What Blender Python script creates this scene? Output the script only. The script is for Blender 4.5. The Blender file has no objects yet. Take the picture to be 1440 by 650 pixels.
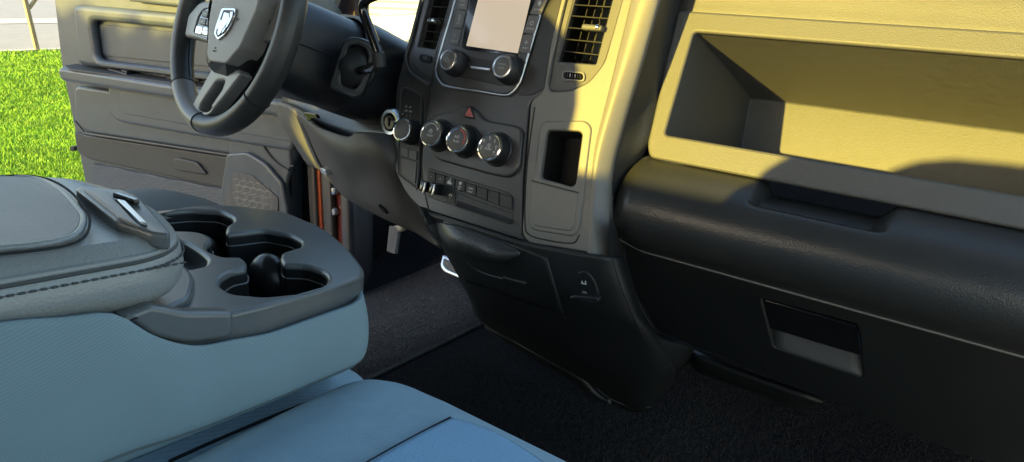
import bpy, bmesh, math, random
from mathutils import Vector, Matrix
random.seed(7)
R = math.radians
S_ = bpy.context.scene
COL = S_.collection

# ------------------------------------------------------------------ camera
F = 983.0                                   # focal length in photo pixels (photo is 1440 x 650)
def _n(v): return Vector(v).normalized()
_ey = _n((771, -312, F)); _ex = Vector((1420, 415, -F)); _ex = (_ex - _ex.dot(_ey)*_ey).normalized(); _ez = _ex.cross(_ey)
M = Matrix((_ex, _ey, _ez))                 # camera (right, down, forward) -> world
CAM = Vector((0.62, -0.85, 1.50))
cd = bpy.data.cameras.new('camera'); cam = bpy.data.objects.new('camera', cd); COL.objects.link(cam)
cd.sensor_width = 36; cd.lens = F/1440*36; cd.clip_start = 0.02; cd.clip_end = 600
rt, dn, fw = M @ Vector((1,0,0)), M @ Vector((0,1,0)), M @ Vector((0,0,1))
cam.matrix_world = Matrix(((rt.x,-dn.x,-fw.x,CAM.x),(rt.y,-dn.y,-fw.y,CAM.y),(rt.z,-dn.z,-fw.z,CAM.z),(0,0,0,1)))
S_.camera = cam
# ------------------------------------------------------------------ light
SUN_ELEV, SUN_AZ = 11.0, 13.5               # sun low behind the truck, slightly to the driver's side
w = bpy.data.worlds.new('World'); S_.world = w; w.use_nodes = True
nt = w.node_tree; nt.nodes.clear()
sky = nt.nodes.new('ShaderNodeTexSky'); sky.sky_type = 'NISHITA'; sky.sun_disc = False
sky.sun_elevation = R(SUN_ELEV); sky.sun_rotation = R(180+SUN_AZ)
bg = nt.nodes.new('ShaderNodeBackground'); bg.inputs[1].default_value = 0.15
wo = nt.nodes.new('ShaderNodeOutputWorld'); nt.links.new(sky.outputs[0], bg.inputs[0]); nt.links.new(bg.outputs[0], wo.inputs[0])
sl = bpy.data.lights.new('sun', 'SUN'); sl.energy = 3.7; sl.angle = R(0.6); sl.color = (1.0, 0.75, 0.13)
so = bpy.data.objects.new('sun', sl); COL.objects.link(so)
e, a = R(SUN_ELEV), R(SUN_AZ)
sdir = Vector((math.sin(a)*math.cos(e), math.cos(a)*math.cos(e), -math.sin(e)))
so.rotation_euler = sdir.to_track_quat('-Z', 'Y').to_euler(); so.location = (0, -6, 5)
vs = S_.view_settings; vs.view_transform = 'Standard'; vs.look = 'None'; vs.gamma = 1; vs.exposure = 2.35
S_.render.engine = 'CYCLES'; S_.cycles.max_bounces = 10; S_.cycles.diffuse_bounces = 5; S_.cycles.transparent_max_bounces = 12

# ------------------------------------------------------------------ materials
MATS = {}

def mat(name, col, rough=0.5, bump=None, metal=0.0, vary=0.0, vscale=8.0, spec=0.5, emit=None, coat=0.0, scratch=0.0):
    m = bpy.data.materials.new(name); m.use_nodes = True; MATS[name] = m
    n = m.node_tree.nodes; l = m.node_tree.links; p = n['Principled BSDF']
    p.inputs['Base Color'].default_value = (*col, 1); p.inputs['Roughness'].default_value = rough
    p.inputs['Metallic'].default_value = metal; p.inputs['Specular IOR Level'].default_value = spec
    p.inputs['Coat Weight'].default_value = coat
    tc = n.new('ShaderNodeTexCoord')
    def mth(op, x, y):
        q = n.new('ShaderNodeMath'); q.operation = op
        for i, v in enumerate((x, y)):
            if hasattr(v, 'links'): l.new(v, q.inputs[i])
            else: q.inputs[i].default_value = v
        return q.outputs[0]
    if vary:
        nz = n.new('ShaderNodeTexNoise'); nz.inputs['Scale'].default_value = vscale; nz.inputs['Detail'].default_value = 6
        l.new(tc.outputs['Object'], nz.inputs['Vector'])
        mx = n.new('ShaderNodeMix'); mx.data_type = 'RGBA'
        mx.inputs[6].default_value = (*[c*(1-vary) for c in col], 1); mx.inputs[7].default_value = (*[min(1, c*(1+vary)) for c in col], 1)
        l.new(nz.outputs['Fac'], mx.inputs[0]); l.new(mx.outputs[2], p.inputs['Base Color'])
        mr = n.new('ShaderNodeMapRange'); mr.inputs['To Min'].default_value = rough*0.85; mr.inputs['To Max'].default_value = min(1, rough*1.15)
        l.new(nz.outputs['Fac'], mr.inputs['Value']); l.new(mr.outputs[0], p.inputs['Roughness'])
    if emit:
        p.inputs['Emission Color'].default_value = (*emit[0], 1); p.inputs['Emission Strength'].default_value = emit[1]
    if bump:
        kind, sc, st, dist = bump
        if kind in ('grain', 'cell'):
            t = n.new('ShaderNodeTexVoronoi'); t.feature = 'SMOOTH_F1' if kind == 'grain' else 'DISTANCE_TO_EDGE'; sc *= 2.0; dist *= 0.42; t.inputs['Scale'].default_value = sc; t.inputs['Smoothness'].default_value = 0.4
            t2 = n.new('ShaderNodeTexNoise'); t2.inputs['Scale'].default_value = sc*0.6; l.new(tc.outputs['Object'], t2.inputs['Vector'])
            l.new(tc.outputs['Object'], t.inputs['Vector'])
            h = mth('ADD', t.outputs['Distance'], mth('MULTIPLY', t2.outputs['Fac'], 0.25))
        elif kind == 'fine':
            t = n.new('ShaderNodeTexNoise'); t.inputs['Scale'].default_value = sc; t.inputs['Detail'].default_value = 3
            l.new(tc.outputs['Object'], t.inputs['Vector']); h = t.outputs['Fac']
        elif kind == 'weave':
            mp = n.new('ShaderNodeMapping'); mp.inputs['Rotation'].default_value = (R(35), R(35), R(30)); l.new(tc.outputs['Object'], mp.inputs['Vector'])
            t = n.new('ShaderNodeTexWave'); t.bands_direction = 'X'; t.inputs['Scale'].default_value = sc; t.inputs['Distortion'].default_value = 0.6; t.inputs['Detail'].default_value = 2
            l.new(mp.outputs[0], t.inputs['Vector'])
            t2 = n.new('ShaderNodeTexWave'); t2.bands_direction = 'Z'; t2.inputs['Scale'].default_value = sc*1.3; t2.inputs['Distortion'].default_value = 0.6
            l.new(mp.outputs[0], t2.inputs['Vector'])
            h = mth('ADD', t.outputs['Fac'], mth('MULTIPLY', t2.outputs['Fac'], 0.5))
            mxw = n.new('ShaderNodeMix'); mxw.data_type = 'RGBA'; mxw.blend_type = 'MULTIPLY'; mxw.inputs[0].default_value = 1
            rw = n.new('ShaderNodeMapRange'); rw.inputs['To Min'].default_value = 0.87; rw.inputs['To Max'].default_value = 1.07; rw.inputs['From Max'].default_value = 1.5
            l.new(h, rw.inputs['Value']); cw = n.new('ShaderNodeCombineColor')
            for q_ in range(3): l.new(rw.outputs[0], cw.inputs[q_])
            if p.inputs['Base Color'].links: l.new(p.inputs['Base Color'].links[0].from_socket, mxw.inputs[6])
            else: mxw.inputs[6].default_value = (*col, 1)
            l.new(cw.outputs[0], mxw.inputs[7]); l.new(mxw.outputs[2], p.inputs['Base Color'])
        elif kind == 'honey':
            mp = n.new('ShaderNodeMapping'); mp.inputs['Rotation'].default_value = (0, 0, R(90)); l.new(tc.outputs['Object'], mp.inputs['Vector'])
            nz2 = n.new('ShaderNodeTexNoise'); nz2.inputs['Scale'].default_value = 40
            t = n.new('ShaderNodeTexBrick'); t.inputs['Scale'].default_value = sc; t.inputs['Mortar Size'].default_value = 0.022; t.inputs['Mortar Smooth'].default_value = 1.0
            t.inputs['Brick Width'].default_value = 0.5; t.inputs['Row Height'].default_value = 0.28
            wv = n.new('ShaderNodeTexWave'); wv.wave_profile = 'TRI'; wv.bands_direction = 'X'; wv.inputs['Scale'].default_value = sc*0.63
            l.new(mp.outputs[0], wv.inputs['Vector'])
            vm = n.new('ShaderNodeCombineXYZ'); l.new(mth('MULTIPLY', wv.outputs['Fac'], 0.0022), vm.inputs[1])
            va = n.new('ShaderNodeVectorMath'); va.operation = 'ADD'; l.new(mp.outputs[0], va.inputs[0]); l.new(vm.outputs[0], va.inputs[1])
            l.new(va.outputs[0], t.inputs['Vector'])
            f2 = n.new('ShaderNodeTexNoise'); f2.inputs['Scale'].default_value = 900; l.new(tc.outputs['Object'], f2.inputs['Vector'])
            h = mth('ADD', mth('MULTIPLY', t.outputs['Fac'], 0.8), mth('MULTIPLY', f2.outputs['Fac'], 0.8))
            mx = n.new('ShaderNodeMix'); mx.data_type = 'RGBA'
            mx.inputs[6].default_value = (*col, 1); mx.inputs[7].default_value = (*[min(1, c*1.16) for c in col], 1)
            l.new(t.outputs['Fac'], mx.inputs[0]); l.new(mx.outputs[2], p.inputs['Base Color'])
        elif kind == 'perf':
            t = n.new('ShaderNodeTexVoronoi'); t.inputs['Scale'].default_value = sc; t.inputs['Randomness'].default_value = 0.0
            mp = n.new('ShaderNodeMapping'); mp.inputs['Rotation'].default_value = (0, R(45), 0); l.new(tc.outputs['Object'], mp.inputs['Vector'])
            l.new(mp.outputs[0], t.inputs['Vector']); h = t.outputs['Distance']
            rp = n.new('ShaderNodeMapRange'); rp.inputs['From Min'].default_value = 0.25; rp.inputs['From Max'].default_value = 0.42
            l.new(t.outputs['Distance'], rp.inputs['Value'])
            mx = n.new('ShaderNodeMix'); mx.data_type = 'RGBA'
            mx.inputs[6].default_value = (*[c*0.35 for c in col], 1); mx.inputs[7].default_value = (*col, 1)
            l.new(rp.outputs[0], mx.inputs[0]); l.new(mx.outputs[2], p.inputs['Base Color'])
        elif kind == 'ribs':
            t = n.new('ShaderNodeTexWave'); t.bands_direction = 'Z'; t.inputs['Scale'].default_value = sc; l.new(tc.outputs['Object'], t.inputs['Vector']); h = t.outputs['Fac']
        b = n.new('ShaderNodeBump'); b.inputs['Strength'].default_value = st; b.inputs['Distance'].default_value = dist
        l.new(h, b.inputs['Height']); l.new(b.outputs[0], p.inputs['Normal'])
        if scratch:
            s1 = n.new('ShaderNodeTexWave'); s1.inputs['Scale'].default_value = 9; s1.inputs['Distortion'].default_value = 30; s1.inputs['Detail'].default_value = 6
            l.new(tc.outputs['Object'], s1.inputs['Vector'])
            rr = n.new('ShaderNodeMapRange'); rr.inputs['From Min'].default_value = 0.985; rr.inputs['From Max'].default_value = 1.0
            l.new(s1.outputs['Fac'], rr.inputs['Value'])
            src = p.inputs['Base Color'].links[0].from_socket if p.inputs['Base Color'].links else None
            mx = n.new('ShaderNodeMix'); mx.data_type = 'RGBA'; mx.inputs[6].default_value = (*col, 1)
            if src: l.new(src, mx.inputs[6])
            mx.inputs[7].default_value = (*[min(1, c*3+0.05) for c in col], 1)
            l.new(mth('MULTIPLY', rr.outputs[0], scratch), mx.inputs[0]); l.new(mx.outputs[2], p.inputs['Base Color'])
    return m
G = 'grain'
dashp   = mat('dash_plastic', (0.066, 0.066, 0.063), 0.55, (G, 420, 0.55, 0.0012), vary=0.10, vscale=25)
pad     = mat('padded_vinyl', (0.023, 0.024, 0.024), 0.33, (G, 250, 0.55, 0.0011), vary=0.10, vscale=20)
binmat  = mat('bin_plastic', (0.064, 0.065, 0.064), 0.58, ('fine', 420, 0.5, 0.0008), vary=0.26, vscale=70)
black   = mat('black_plastic', (0.012, 0.012, 0.013), 0.42, ('fine', 1400, 0.15, 0.0004), vary=0.12, vscale=30)
satin   = mat('satin_grey_trim', (0.038, 0.036, 0.034), 0.31, ('fine', 1500, 0.10, 0.0003), vary=0.08, vscale=12)
lower   = mat('charcoal_plastic', (0.009, 0.010, 0.010), 0.50, (G, 480, 0.45, 0.0009), vary=0.12, vscale=18)
silverp = mat('metallic_grey_paint', (0.140, 0.135, 0.122), 0.48, ('fine', 2400, 0.18, 0.0003), metal=0.15, vary=0.10, vscale=300)
knee    = mat('knee_panel_plastic', (0.072, 0.061, 0.053), 0.60, ('fine', 1100, 0.35, 0.0006), vary=0.10, vscale=15)
doorp   = mat('door_plastic', (0.058, 0.071, 0.088), 0.38, ('fine', 700, 0.4, 0.001), vary=0.16, vscale=22)
doord   = mat('door_dark_plastic', (0.028, 0.031, 0.036), 0.55, ('fine', 700, 0.3, 0.001), vary=0.12, vscale=22)
ribbed  = mat('ribbed_pocket', (0.080, 0.090, 0.105), 0.7, ('ribs', 60, 0.8, 0.003), vary=0.1)
grille  = mat('speaker_mesh', (0.060, 0.066, 0.075), 0.6, ('perf', 190, 0.6, 0.002))
wheelm  = mat('wheel_leather', (0.035, 0.035, 0.034), 0.40, (G, 380, 0.55, 0.0010), vary=0.12, vscale=20)
coverm  = mat('airbag_cover_plastic', (0.26, 0.24, 0.22), 0.50, (G, 520, 0.4, 0.0008), vary=0.08, vscale=20)
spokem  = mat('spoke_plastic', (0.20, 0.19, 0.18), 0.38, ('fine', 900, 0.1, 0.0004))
shroud  = mat('column_plastic', (0.016, 0.017, 0.020), 0.40, ('fine', 1200, 0.25, 0.0005), vary=0.1)
chrome  = mat('chrome', (0.85, 0.85, 0.86), 0.10, metal=1.0)
alu     = mat('brushed_silver', (0.62, 0.62, 0.63), 0.28, metal=1.0)
gloss   = mat('gloss_black', (0.006, 0.006, 0.007), 0.12, coat=0.5)
hole    = mat('dark_cavity', (0.004, 0.004, 0.004), 0.7)
rubber  = mat('black_rubber', (0.010, 0.010, 0.011), 0.55)
ink     = mat('white_print', (0.55, 0.55, 0.53), 0.6)
inkdim  = mat('grey_print', (0.30, 0.30, 0.29), 0.6)
inkdark = mat('dark_print', (0.02, 0.02, 0.02), 0.6)
red     = mat('red_print', (0.55, 0.06, 0.05), 0.5)
blue    = mat('blue_print', (0.12, 0.25, 0.5), 0.5)
redlens = mat('hazard_red', (0.50, 0.12, 0.11), 0.4)
button  = mat('button_grey', (0.085, 0.079, 0.076), 0.45, ('fine', 1500, 0.1, 0.0003))
screenm = mat('screen_glare', (0.20, 0.18, 0.15), 0.15, vary=0.05, vscale=9, emit=((1.0, 0.80, 0.58), 0.10))  # glow and pale base stand in for glare on the unlit screen
handlem = mat('handle_vinyl', (0.034, 0.034, 0.032), 0.36, ('grain', 170, 0.9, 0.0012))
emblemm = mat('emblem_chrome', (0.50, 0.50, 0.52), 0.18, metal=1.0)
ventm   = mat('vent_plastic', (0.008, 0.008, 0.008), 0.6, spec=0.3)
leather = mat('armrest_leather', (0.235, 0.25, 0.245), 0.36, (G, 210, 0.55, 0.0012), vary=0.10, vscale=18)
leatherp= mat('armrest_inset', (0.22, 0.22, 0.22), 0.48, ('fine', 500, 0.5, 0.0012), vary=0.10, vscale=18)
trayp   = mat('tray_plastic', (0.095, 0.105, 0.108), 0.30, ('fine', 900, 0.30, 0.0003), vary=0.10, vscale=90)
cupm    = mat('cup_plastic', (0.012, 0.014, 0.015), 0.35)
finm    = mat('rubber_fin', (0.010, 0.011, 0.012), 0.30)
fabric  = mat('side_fabric', (0.180, 0.258, 0.290), 0.95, ('weave', 190, 0.12, 0.0004), vary=0.12, vscale=14)
fabricl = mat('seat_fabric', (0.285, 0.435, 0.53), 0.95, ('weave', 130, 0.4, 0.0007), vary=0.12, vscale=60)
honey   = mat('seat_insert_fabric', (0.24, 0.43, 0.62), 0.95, ('honey', 44, 0.6, 0.0010))
seatdk  = mat('driver_seat_cloth', (0.15, 0.165, 0.165), 0.7, ('weave', 130, 0.3, 0.0007), vary=0.1)
threadg = mat('grey_thread', (0.055, 0.062, 0.062), 0.8)
thread  = mat('dark_thread', (0.010, 0.014, 0.017), 0.9)
carpet  = mat('carpet_pile', (0.026, 0.025, 0.026), 1.0, ('fine', 400, 0.6, 0.003), vary=0.5, vscale=210, spec=0.02)
litm    = mat('lit_carpet_pile', (0.125, 0.120, 0.120), 1.0, ('fine', 300, 1.0, 0.006), vary=0.3, vscale=120, spec=0.02)  # carpet colour lightened to paint in light on the driver's side
piping  = mat('piping_cord', (0.085, 0.115, 0.12), 0.9)
tuft    = mat('carpet_fibre', (0.048, 0.045, 0.045), 1.0, vary=0.35, vscale=160, spec=0.02)
pedalm  = mat('pedal_rubber', (0.20, 0.19, 0.18), 0.6, ('ribs', 120, 0.6, 0.002))
bodyred = mat('copper_red_paint', (0.26, 0.045, 0.012), 0.25, metal=0.3, coat=1.0)
jambd   = mat('dark_red_paint', (0.10, 0.018, 0.012), 0.3, coat=1.0)
jambg   = mat('jamb_grey', (0.055, 0.055, 0.06), 0.35)
pillar  = mat('pillar_trim', (0.42, 0.36, 0.27), 0.85, ('fine', 300, 0.5, 0.002), vary=0.25, vscale=40)
maroon  = mat('maroon_seal', (0.030, 0.012, 0.012), 0.6)
woodm   = mat('weathered_wood', (0.22, 0.17, 0.11), 0.9, ('fine', 60, 0.6, 0.01), vary=0.3, vscale=12)
whitem  = mat('white_car_paint', (0.80, 0.80, 0.79), 0.25, coat=0.6)
tyre    = mat('tyre_rubber', (0.03, 0.03, 0.03), 0.8)
roadm   = mat('asphalt', (0.30, 0.29, 0.30), 0.9, ('fine', 30, 0.4, 0.01), vary=0.2, vscale=3)
pave    = mat('pale_concrete', (0.55, 0.50, 0.46), 0.9, ('fine', 20, 0.3, 0.01), vary=0.12, vscale=2)
lawnm   = mat('lawn_soil', (0.12, 0.18, 0.012), 1.0, ('fine', 25, 1.0, 0.03), vary=0.5, vscale=6)
bladem  = mat('grass_blades', (0.17, 0.33, 0.014), 0.7, vary=0.65, vscale=2.6)
siding  = mat('white_siding', (0.62, 0.62, 0.60), 0.7, ('ribs', 2.2, 1.0, 0.03))
headl   = mat('roof_lining', (0.20, 0.20, 0.19), 0.9)

# ------------------------------------------------------------------ helpers
def ray(px, py): return M @ Vector((px-720, py-325, F))
class PL:
    """a real plane in the truck: point P, outward normal N, right-hand direction U"""
    def __init__(s, P, N, U=(1,0,0)):
        s.P = Vector(P); s.N = Vector(N).normalized(); U = Vector(U); s.U = (U - U.dot(s.N)*s.N).normalized(); s.V = s.N.cross(s.U)
    def at(s, px, py, off=0.0):
        d = ray(px, py); P = s.P + s.N*off; t = (P-CAM).dot(s.N)/d.dot(s.N); return CAM + d*t
    def uv(s, q): d = q - s.P; return d.dot(s.U), d.dot(s.V)
    def xyz(s, u, v, w): return s.P + s.U*u + s.V*v + s.N*w
def atY(px, py, y): return PL((0,y,0), (0,-1,0)).at(px, py)
KS = 1.17                                    # the passenger side stands this much deeper than the stack's foot
def yy(y): return (y+.85)*KS-.85
def dq(x, y, z): return Vector((.62+(x-.62)*KS, yy(y), 1.5+(z-1.5)*KS))
def atX(px, py, x): return PL((x,0,0), (1,0,0), (0,1,0)).at(px, py)
from mathutils.bvhtree import BVHTree
_bv = {}
def hit(o, px, py, push=0.0, N=None):
    """point on a built part where it faces the camera at that photo pixel, lifted off its surface by push"""
    if o.name not in _bv:
        off = rootloc(o); _bv[o.name] = BVHTree.FromPolygons([v.co+off for v in o.data.vertices], [tuple(p.vertices) for p in o.data.polygons])
    loc, nor, i, d = _bv[o.name].ray_cast(CAM, ray(px, py).normalized())
    if loc is None: return None
    if nor.dot(ray(px, py)) > 0: nor = -nor
    return loc + nor*push
def hits(o, pts, push):
    r_ = [hit(o, p[0], p[1], push) for p in pts]; return [p for p in r_ if p is not None]
def atZ(px, py, z): return PL((0,0,z), (0,0,1)).at(px, py)
rk = R(20); ST = PL((0,0,1.25), (0,-math.cos(rk), math.sin(rk)))            # centre stack face
rk = R(22); BN = PL((0,.0919,1.3034), (0,-math.cos(rk), math.sin(rk)))       # open bin face
GL = PL((0,.058,1.1373), (0,-.152,-.070))                                   # glove box door
DR = PL((-.95,.30,0), (.154,-.988,0), (.988,.154,0))                        # driver's door inner face
TR = PL((0,-.43,1.222), (0,.10,1))                                          # console tray top
SD = PL((.140,0,0), (1,0,0), (0,1,0))                                       # console side

def thing(name, label, cat, loc=(0,0,0), group=None):
    o = bpy.data.objects.new(name, None); COL.objects.link(o); o.location = loc; o.empty_display_size = 0.05
    o['label'] = label; o['category'] = cat
    if group: o['group'] = group
    return o
def tag(o, label=None, cat=None, group=None, kind=None):
    for k, v in (('label', label), ('category', cat), ('group', group), ('kind', kind)):
        if v: o[k] = v
    return o
def rootloc(o):
    v = Vector((0,0,0))
    while o is not None: v += o.location; o = o.parent
    return v
def link(name, me, m, parent=None, origin=None, smooth=35, mods=()):
    """one mesh (world coordinates) -> one object under its thing"""
    off = rootloc(parent) if parent else Vector(origin or (0,0,0))
    me.transform(Matrix.Translation(-off))
    me.materials.clear(); me.materials.append(m)
    if smooth:
        me.polygons.foreach_set('use_smooth', [True]*len(me.polygons))
        me.set_sharp_from_angle(angle=R(smooth))
    me.update()
    o = bpy.data.objects.new(name, me); COL.objects.link(o); me.name = name
    if parent: o.parent = parent
    else: o.location = off
    for t, kw in mods:
        md = o.modifiers.new(t.lower(), t)
        for k, v in kw.items(): setattr(md, k, v)
    return o
def bm_mesh(bm):
    bmesh.ops.recalc_face_normals(bm, faces=bm.faces)
    me = bpy.data.meshes.new('m'); bm.to_mesh(me); bm.free(); return me
def curve_mesh(cu):
    o = bpy.data.objects.new('tmp', cu); COL.objects.link(o)
    dg = bpy.context.evaluated_depsgraph_get(); me = bpy.data.meshes.new_from_object(o.evaluated_get(dg))
    bpy.data.objects.remove(o); bpy.data.curves.remove(cu); return me
def join(meshes):
    bm = bmesh.new()
    for me in meshes: bm.from_mesh(me); bpy.data.meshes.remove(me)
    me = bpy.data.meshes.new('m'); bm.to_mesh(me); bm.free(); return me
def rnd(pts, r=4, seg=5):
    """round the corners of a closed outline; a third entry overrides r"""
    out = []; n = len(pts)
    for i in range(n):
        p = Vector(pts[i][:2]); rr = pts[i][2] if len(pts[i]) > 2 else r
        a = Vector(pts[i-1][:2]) - p; b = Vector(pts[(i+1) % n][:2]) - p
        q = min(rr, a.length*0.48, b.length*0.48)
        if q < (0.3 if r >= 0.3 or len(pts[i]) > 2 and pts[i][2] >= 0.3 else 1e-4): out.append(tuple(p)); continue
        A = p + a.normalized()*q; B = p + b.normalized()*q
        for k in range(seg+1):
            t = k/seg; out.append(tuple(A*(1-t)**2 + p*2*t*(1-t) + B*t*t))
    return out
def crom(pts, k=6, closed=False):
    """Catmull-Rom through points of any dimension"""
    P = [Vector(p) for p in pts]; n = len(P); out = []
    if n < 3 and not closed: return [P[0].lerp(P[-1], t/k) for t in range(k+1)]
    rng = range(n if closed else n-1)
    for i in rng:
        p1, p2 = P[i], P[(i+1) % n]
        p0 = P[i-1] if (closed or i > 0) else p1*2-p2
        p3 = P[(i+2) % n] if (closed or i+2 < n) else p2*2-p1
        for t in [j/k for j in range(k)]:
            out.append(0.5*((2*p1) + (p2-p0)*t + (2*p0-5*p1+4*p2-p3)*t*t + (3*p1-p0-3*p2+p3)*t**3))
    if not closed: out.append(P[-1])
    return out
def area(pts): return sum(pts[i-1][0]*pts[i][1]-pts[i][0]*pts[i-1][1] for i in range(len(pts)))/2
def plate_mesh(outs, pl, o0, o1, bev=0.001, uv=False):
    """flat plate with rounded edges between offsets o0 < o1 from a plane; outs[1:] are holes"""
    cu = bpy.data.curves.new('c', 'CURVE'); cu.dimensions = '2D'; cu.fill_mode = 'BOTH'
    for k, o in enumerate(outs):
        q = [tuple(p[:2]) for p in o] if uv else [pl.uv(pl.at(p[0], p[1], o1)) for p in o]
        if (area(q) > 0) != (k == 0): q = q[::-1]
        sp = cu.splines.new('POLY'); sp.points.add(len(q)-1); sp.use_cyclic_u = True
        for i, p in enumerate(q): sp.points[i].co = (p[0], p[1], 0, 1)
    t = o1-o0; bev = min(bev, t*0.49)
    cu.extrude = t/2-bev; cu.bevel_depth = bev; cu.bevel_resolution = 3; cu.offset = -bev
    me = curve_mesh(cu)
    T = Matrix(((pl.U.x,pl.V.x,pl.N.x,0),(pl.U.y,pl.V.y,pl.N.y,0),(pl.U.z,pl.V.z,pl.N.z,0),(0,0,0,1)))
    me.transform(Matrix.Translation(pl.P + pl.N*(o0+o1)/2) @ T); return me
def plate(name, outs, pl, o0, o1, m, parent, bev=0.001, r=4, uv=False, **kw):
    if not isinstance(outs[0][0], (tuple, list)): outs = [outs]
    outs = [rnd(o, r) if r else o for o in outs]
    return link(name, plate_mesh(outs, pl, o0, o1, bev, uv), m, parent, **kw)
def tube_mesh(pts, rad, closed=False, res=3, radii=None):
    cu = bpy.data.curves.new('c', 'CURVE'); cu.dimensions = '3D'; cu.bevel_depth = rad; cu.bevel_resolution = res; cu.use_fill_caps = True
    sp = cu.splines.new('POLY'); sp.points.add(len(pts)-1); sp.use_cyclic_u = closed
    for i, p in enumerate(pts): sp.points[i].co = (*p, 1); sp.points[i].radius = radii[i] if radii else 1
    return curve_mesh(cu)
def tube(name, pts, rad, m, parent, **kw):
    return link(name, tube_mesh(pts, rad, **kw), m, parent, smooth=60)
def grid_mesh(rows, ku=1, kv=1, flip=False):
    rows = [crom(r, ku) if ku > 1 else [Vector(p) for p in r] for r in rows]
    if kv > 1:
        cols = [crom([r[i] for r in rows], kv) for i in range(len(rows[0]))]
        rows = [[c[j] for c in cols] for j in range(len(cols[0]))]
    bm = bmesh.new(); V = [[bm.verts.new(p) for p in r] for r in rows]
    for j in range(len(V)-1):
        for i in range(len(V[0])-1):
            f = (V[j][i], V[j][i+1], V[j+1][i+1], V[j+1][i]); bm.faces.new(f[::-1] if flip else f)
    me = bpy.data.meshes.new('m'); bm.to_mesh(me); bm.free(); return me
SOL = lambda t: ('SOLIDIFY', dict(thickness=t, offset=-1))
def rbox_mesh(c, s, r=0.005, seg=3, rot=None):
    bm = bmesh.new(); bmesh.ops.create_cube(bm, size=1)
    for v in bm.verts: v.co = Vector((v.co.x*s[0], v.co.y*s[1], v.co.z*s[2]))
    if r: bmesh.ops.bevel(bm, geom=bm.edges[:], offset=min(r, min(s)*0.49), segments=seg, profile=0.5, affect='EDGES')
    T = Matrix.Translation(c)
    if rot is not None: T = T @ rot.to_4x4()
    bm.transform(T); me = bpy.data.meshes.new('m'); bm.to_mesh(me); bm.free(); return me
def rbox(name, c, s, m, parent, r=0.005, rot=None, **kw): return link(name, rbox_mesh(c, s, r, 3, rot), m, parent, **kw)
def lathe_mesh(base, axis, prof, seg=40):
    """prof: list of (radius, height along axis)"""
    ax = Vector(axis).normalized(); q = Vector((0,0,1)).rotation_difference(ax)
    bm = bmesh.new(); rings = []
    for r, h in prof:
        rings.append([bm.verts.new(Vector(base) + q @ Vector((r*math.cos(2*math.pi*k/seg), r*math.sin(2*math.pi*k/seg), h))) for k in range(seg)])
    for a, b in zip(rings, rings[1:]):
        for k in range(seg): bm.faces.new((a[k], a[(k+1) % seg], b[(k+1) % seg], b[k]))
    bm.faces.new(rings[-1]); bm.faces.new(rings[0][::-1])
    me = bpy.data.meshes.new('m'); bm.to_mesh(me); bm.free(); return me
def lathe(name, base, axis, prof, m, parent, seg=40, **kw): return link(name, lathe_mesh(base, axis, prof, seg), m, parent, **kw)
def text_mesh(s, pl, at, size, w, rot=0, sx=1):
    cu = bpy.data.curves.new('t', 'FONT'); cu.body = s; cu.size = size; cu.align_x = 'CENTER'; cu.align_y = 'CENTER'; cu.extrude = 0.0001
    me = curve_mesh(cu); me.transform(Matrix.Rotation(rot, 4, 'Z') @ Matrix.Diagonal((sx,1,1,1)))
    T = Matrix(((pl.U.x,pl.V.x,pl.N.x,0),(pl.U.y,pl.V.y,pl.N.y,0),(pl.U.z,pl.V.z,pl.N.z,0),(0,0,0,1)))
    u, v = at; me.transform(Matrix.Translation(pl.xyz(u, v, w)) @ T); return me
def arc_uv(c, r, a0, a1, w, n=20):
    A = [(c[0]+(r+w/2)*math.cos(R(a0+(a1-a0)*k/n)), c[1]+(r+w/2)*math.sin(R(a0+(a1-a0)*k/n))) for k in range(n+1)]
    B = [(c[0]+(r-w/2)*math.cos(R(a0+(a1-a0)*k/n)), c[1]+(r-w/2)*math.sin(R(a0+(a1-a0)*k/n))) for k in range(n+1)]
    return A + B[::-1]
def mark(name, meshes, m, parent): return link(name, join(meshes), m, parent, smooth=0)
def pq(pl, outs, w, t=0.0002, uv=True): return plate_mesh([outs] if not isinstance(outs[0][0], (tuple, list)) else outs, pl, w, w+t, 0, uv)
#---PARTS---
# ================================================================== outdoors
GZ = -0.20
def ground(name, pts, z, m, lab=None):
    bm = bmesh.new(); bm.faces.new([bm.verts.new((x, y, z)) for x, y in pts]); 
    return tag(link(name, bm_mesh(bm), m, None, smooth=0), kind='structure')
ground('ground', [(-300,-300),(300,-300),(300,300),(-300,300)], GZ-0.02, roadm)
ga, gb = atZ(-60, 76, GZ), atZ(200, 66, GZ)             # far edge of the lawn against the street
dl = (gb-ga).normalized(); pn = Vector((-dl.y, dl.x, 0))
if pn.x > 0: pn = -pn
def road(name, d0, d1, z, m): 
    q = [ga-dl*60+pn*d0, ga+dl*60+pn*d0, ga+dl*60+pn*d1, ga-dl*60+pn*d1]; return ground(name, [(p.x, p.y) for p in q], z, m)
road('kerb', 0.0, 0.25, GZ+0.02, pave); road('road', 0.25, 7.5, GZ-0.012, roadm); road('pavement', 7.5, 9.5, GZ+0.0, pave); road('far_road', 9.5, 60, GZ-0.008, roadm)
q = [ga-dl*60, ga+dl*60]; lawn = ground('lawn', [(q[0].x,q[0].y),(q[1].x,q[1].y),(q[1].x+14,q[1].y-6),(-2.6,-30)] if False else [(p.x,p.y) for p in (ga-dl*40, ga+dl*9, ga+dl*9-pn*9.5, ga-dl*40-pn*11.5)], GZ, lawnm)
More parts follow.
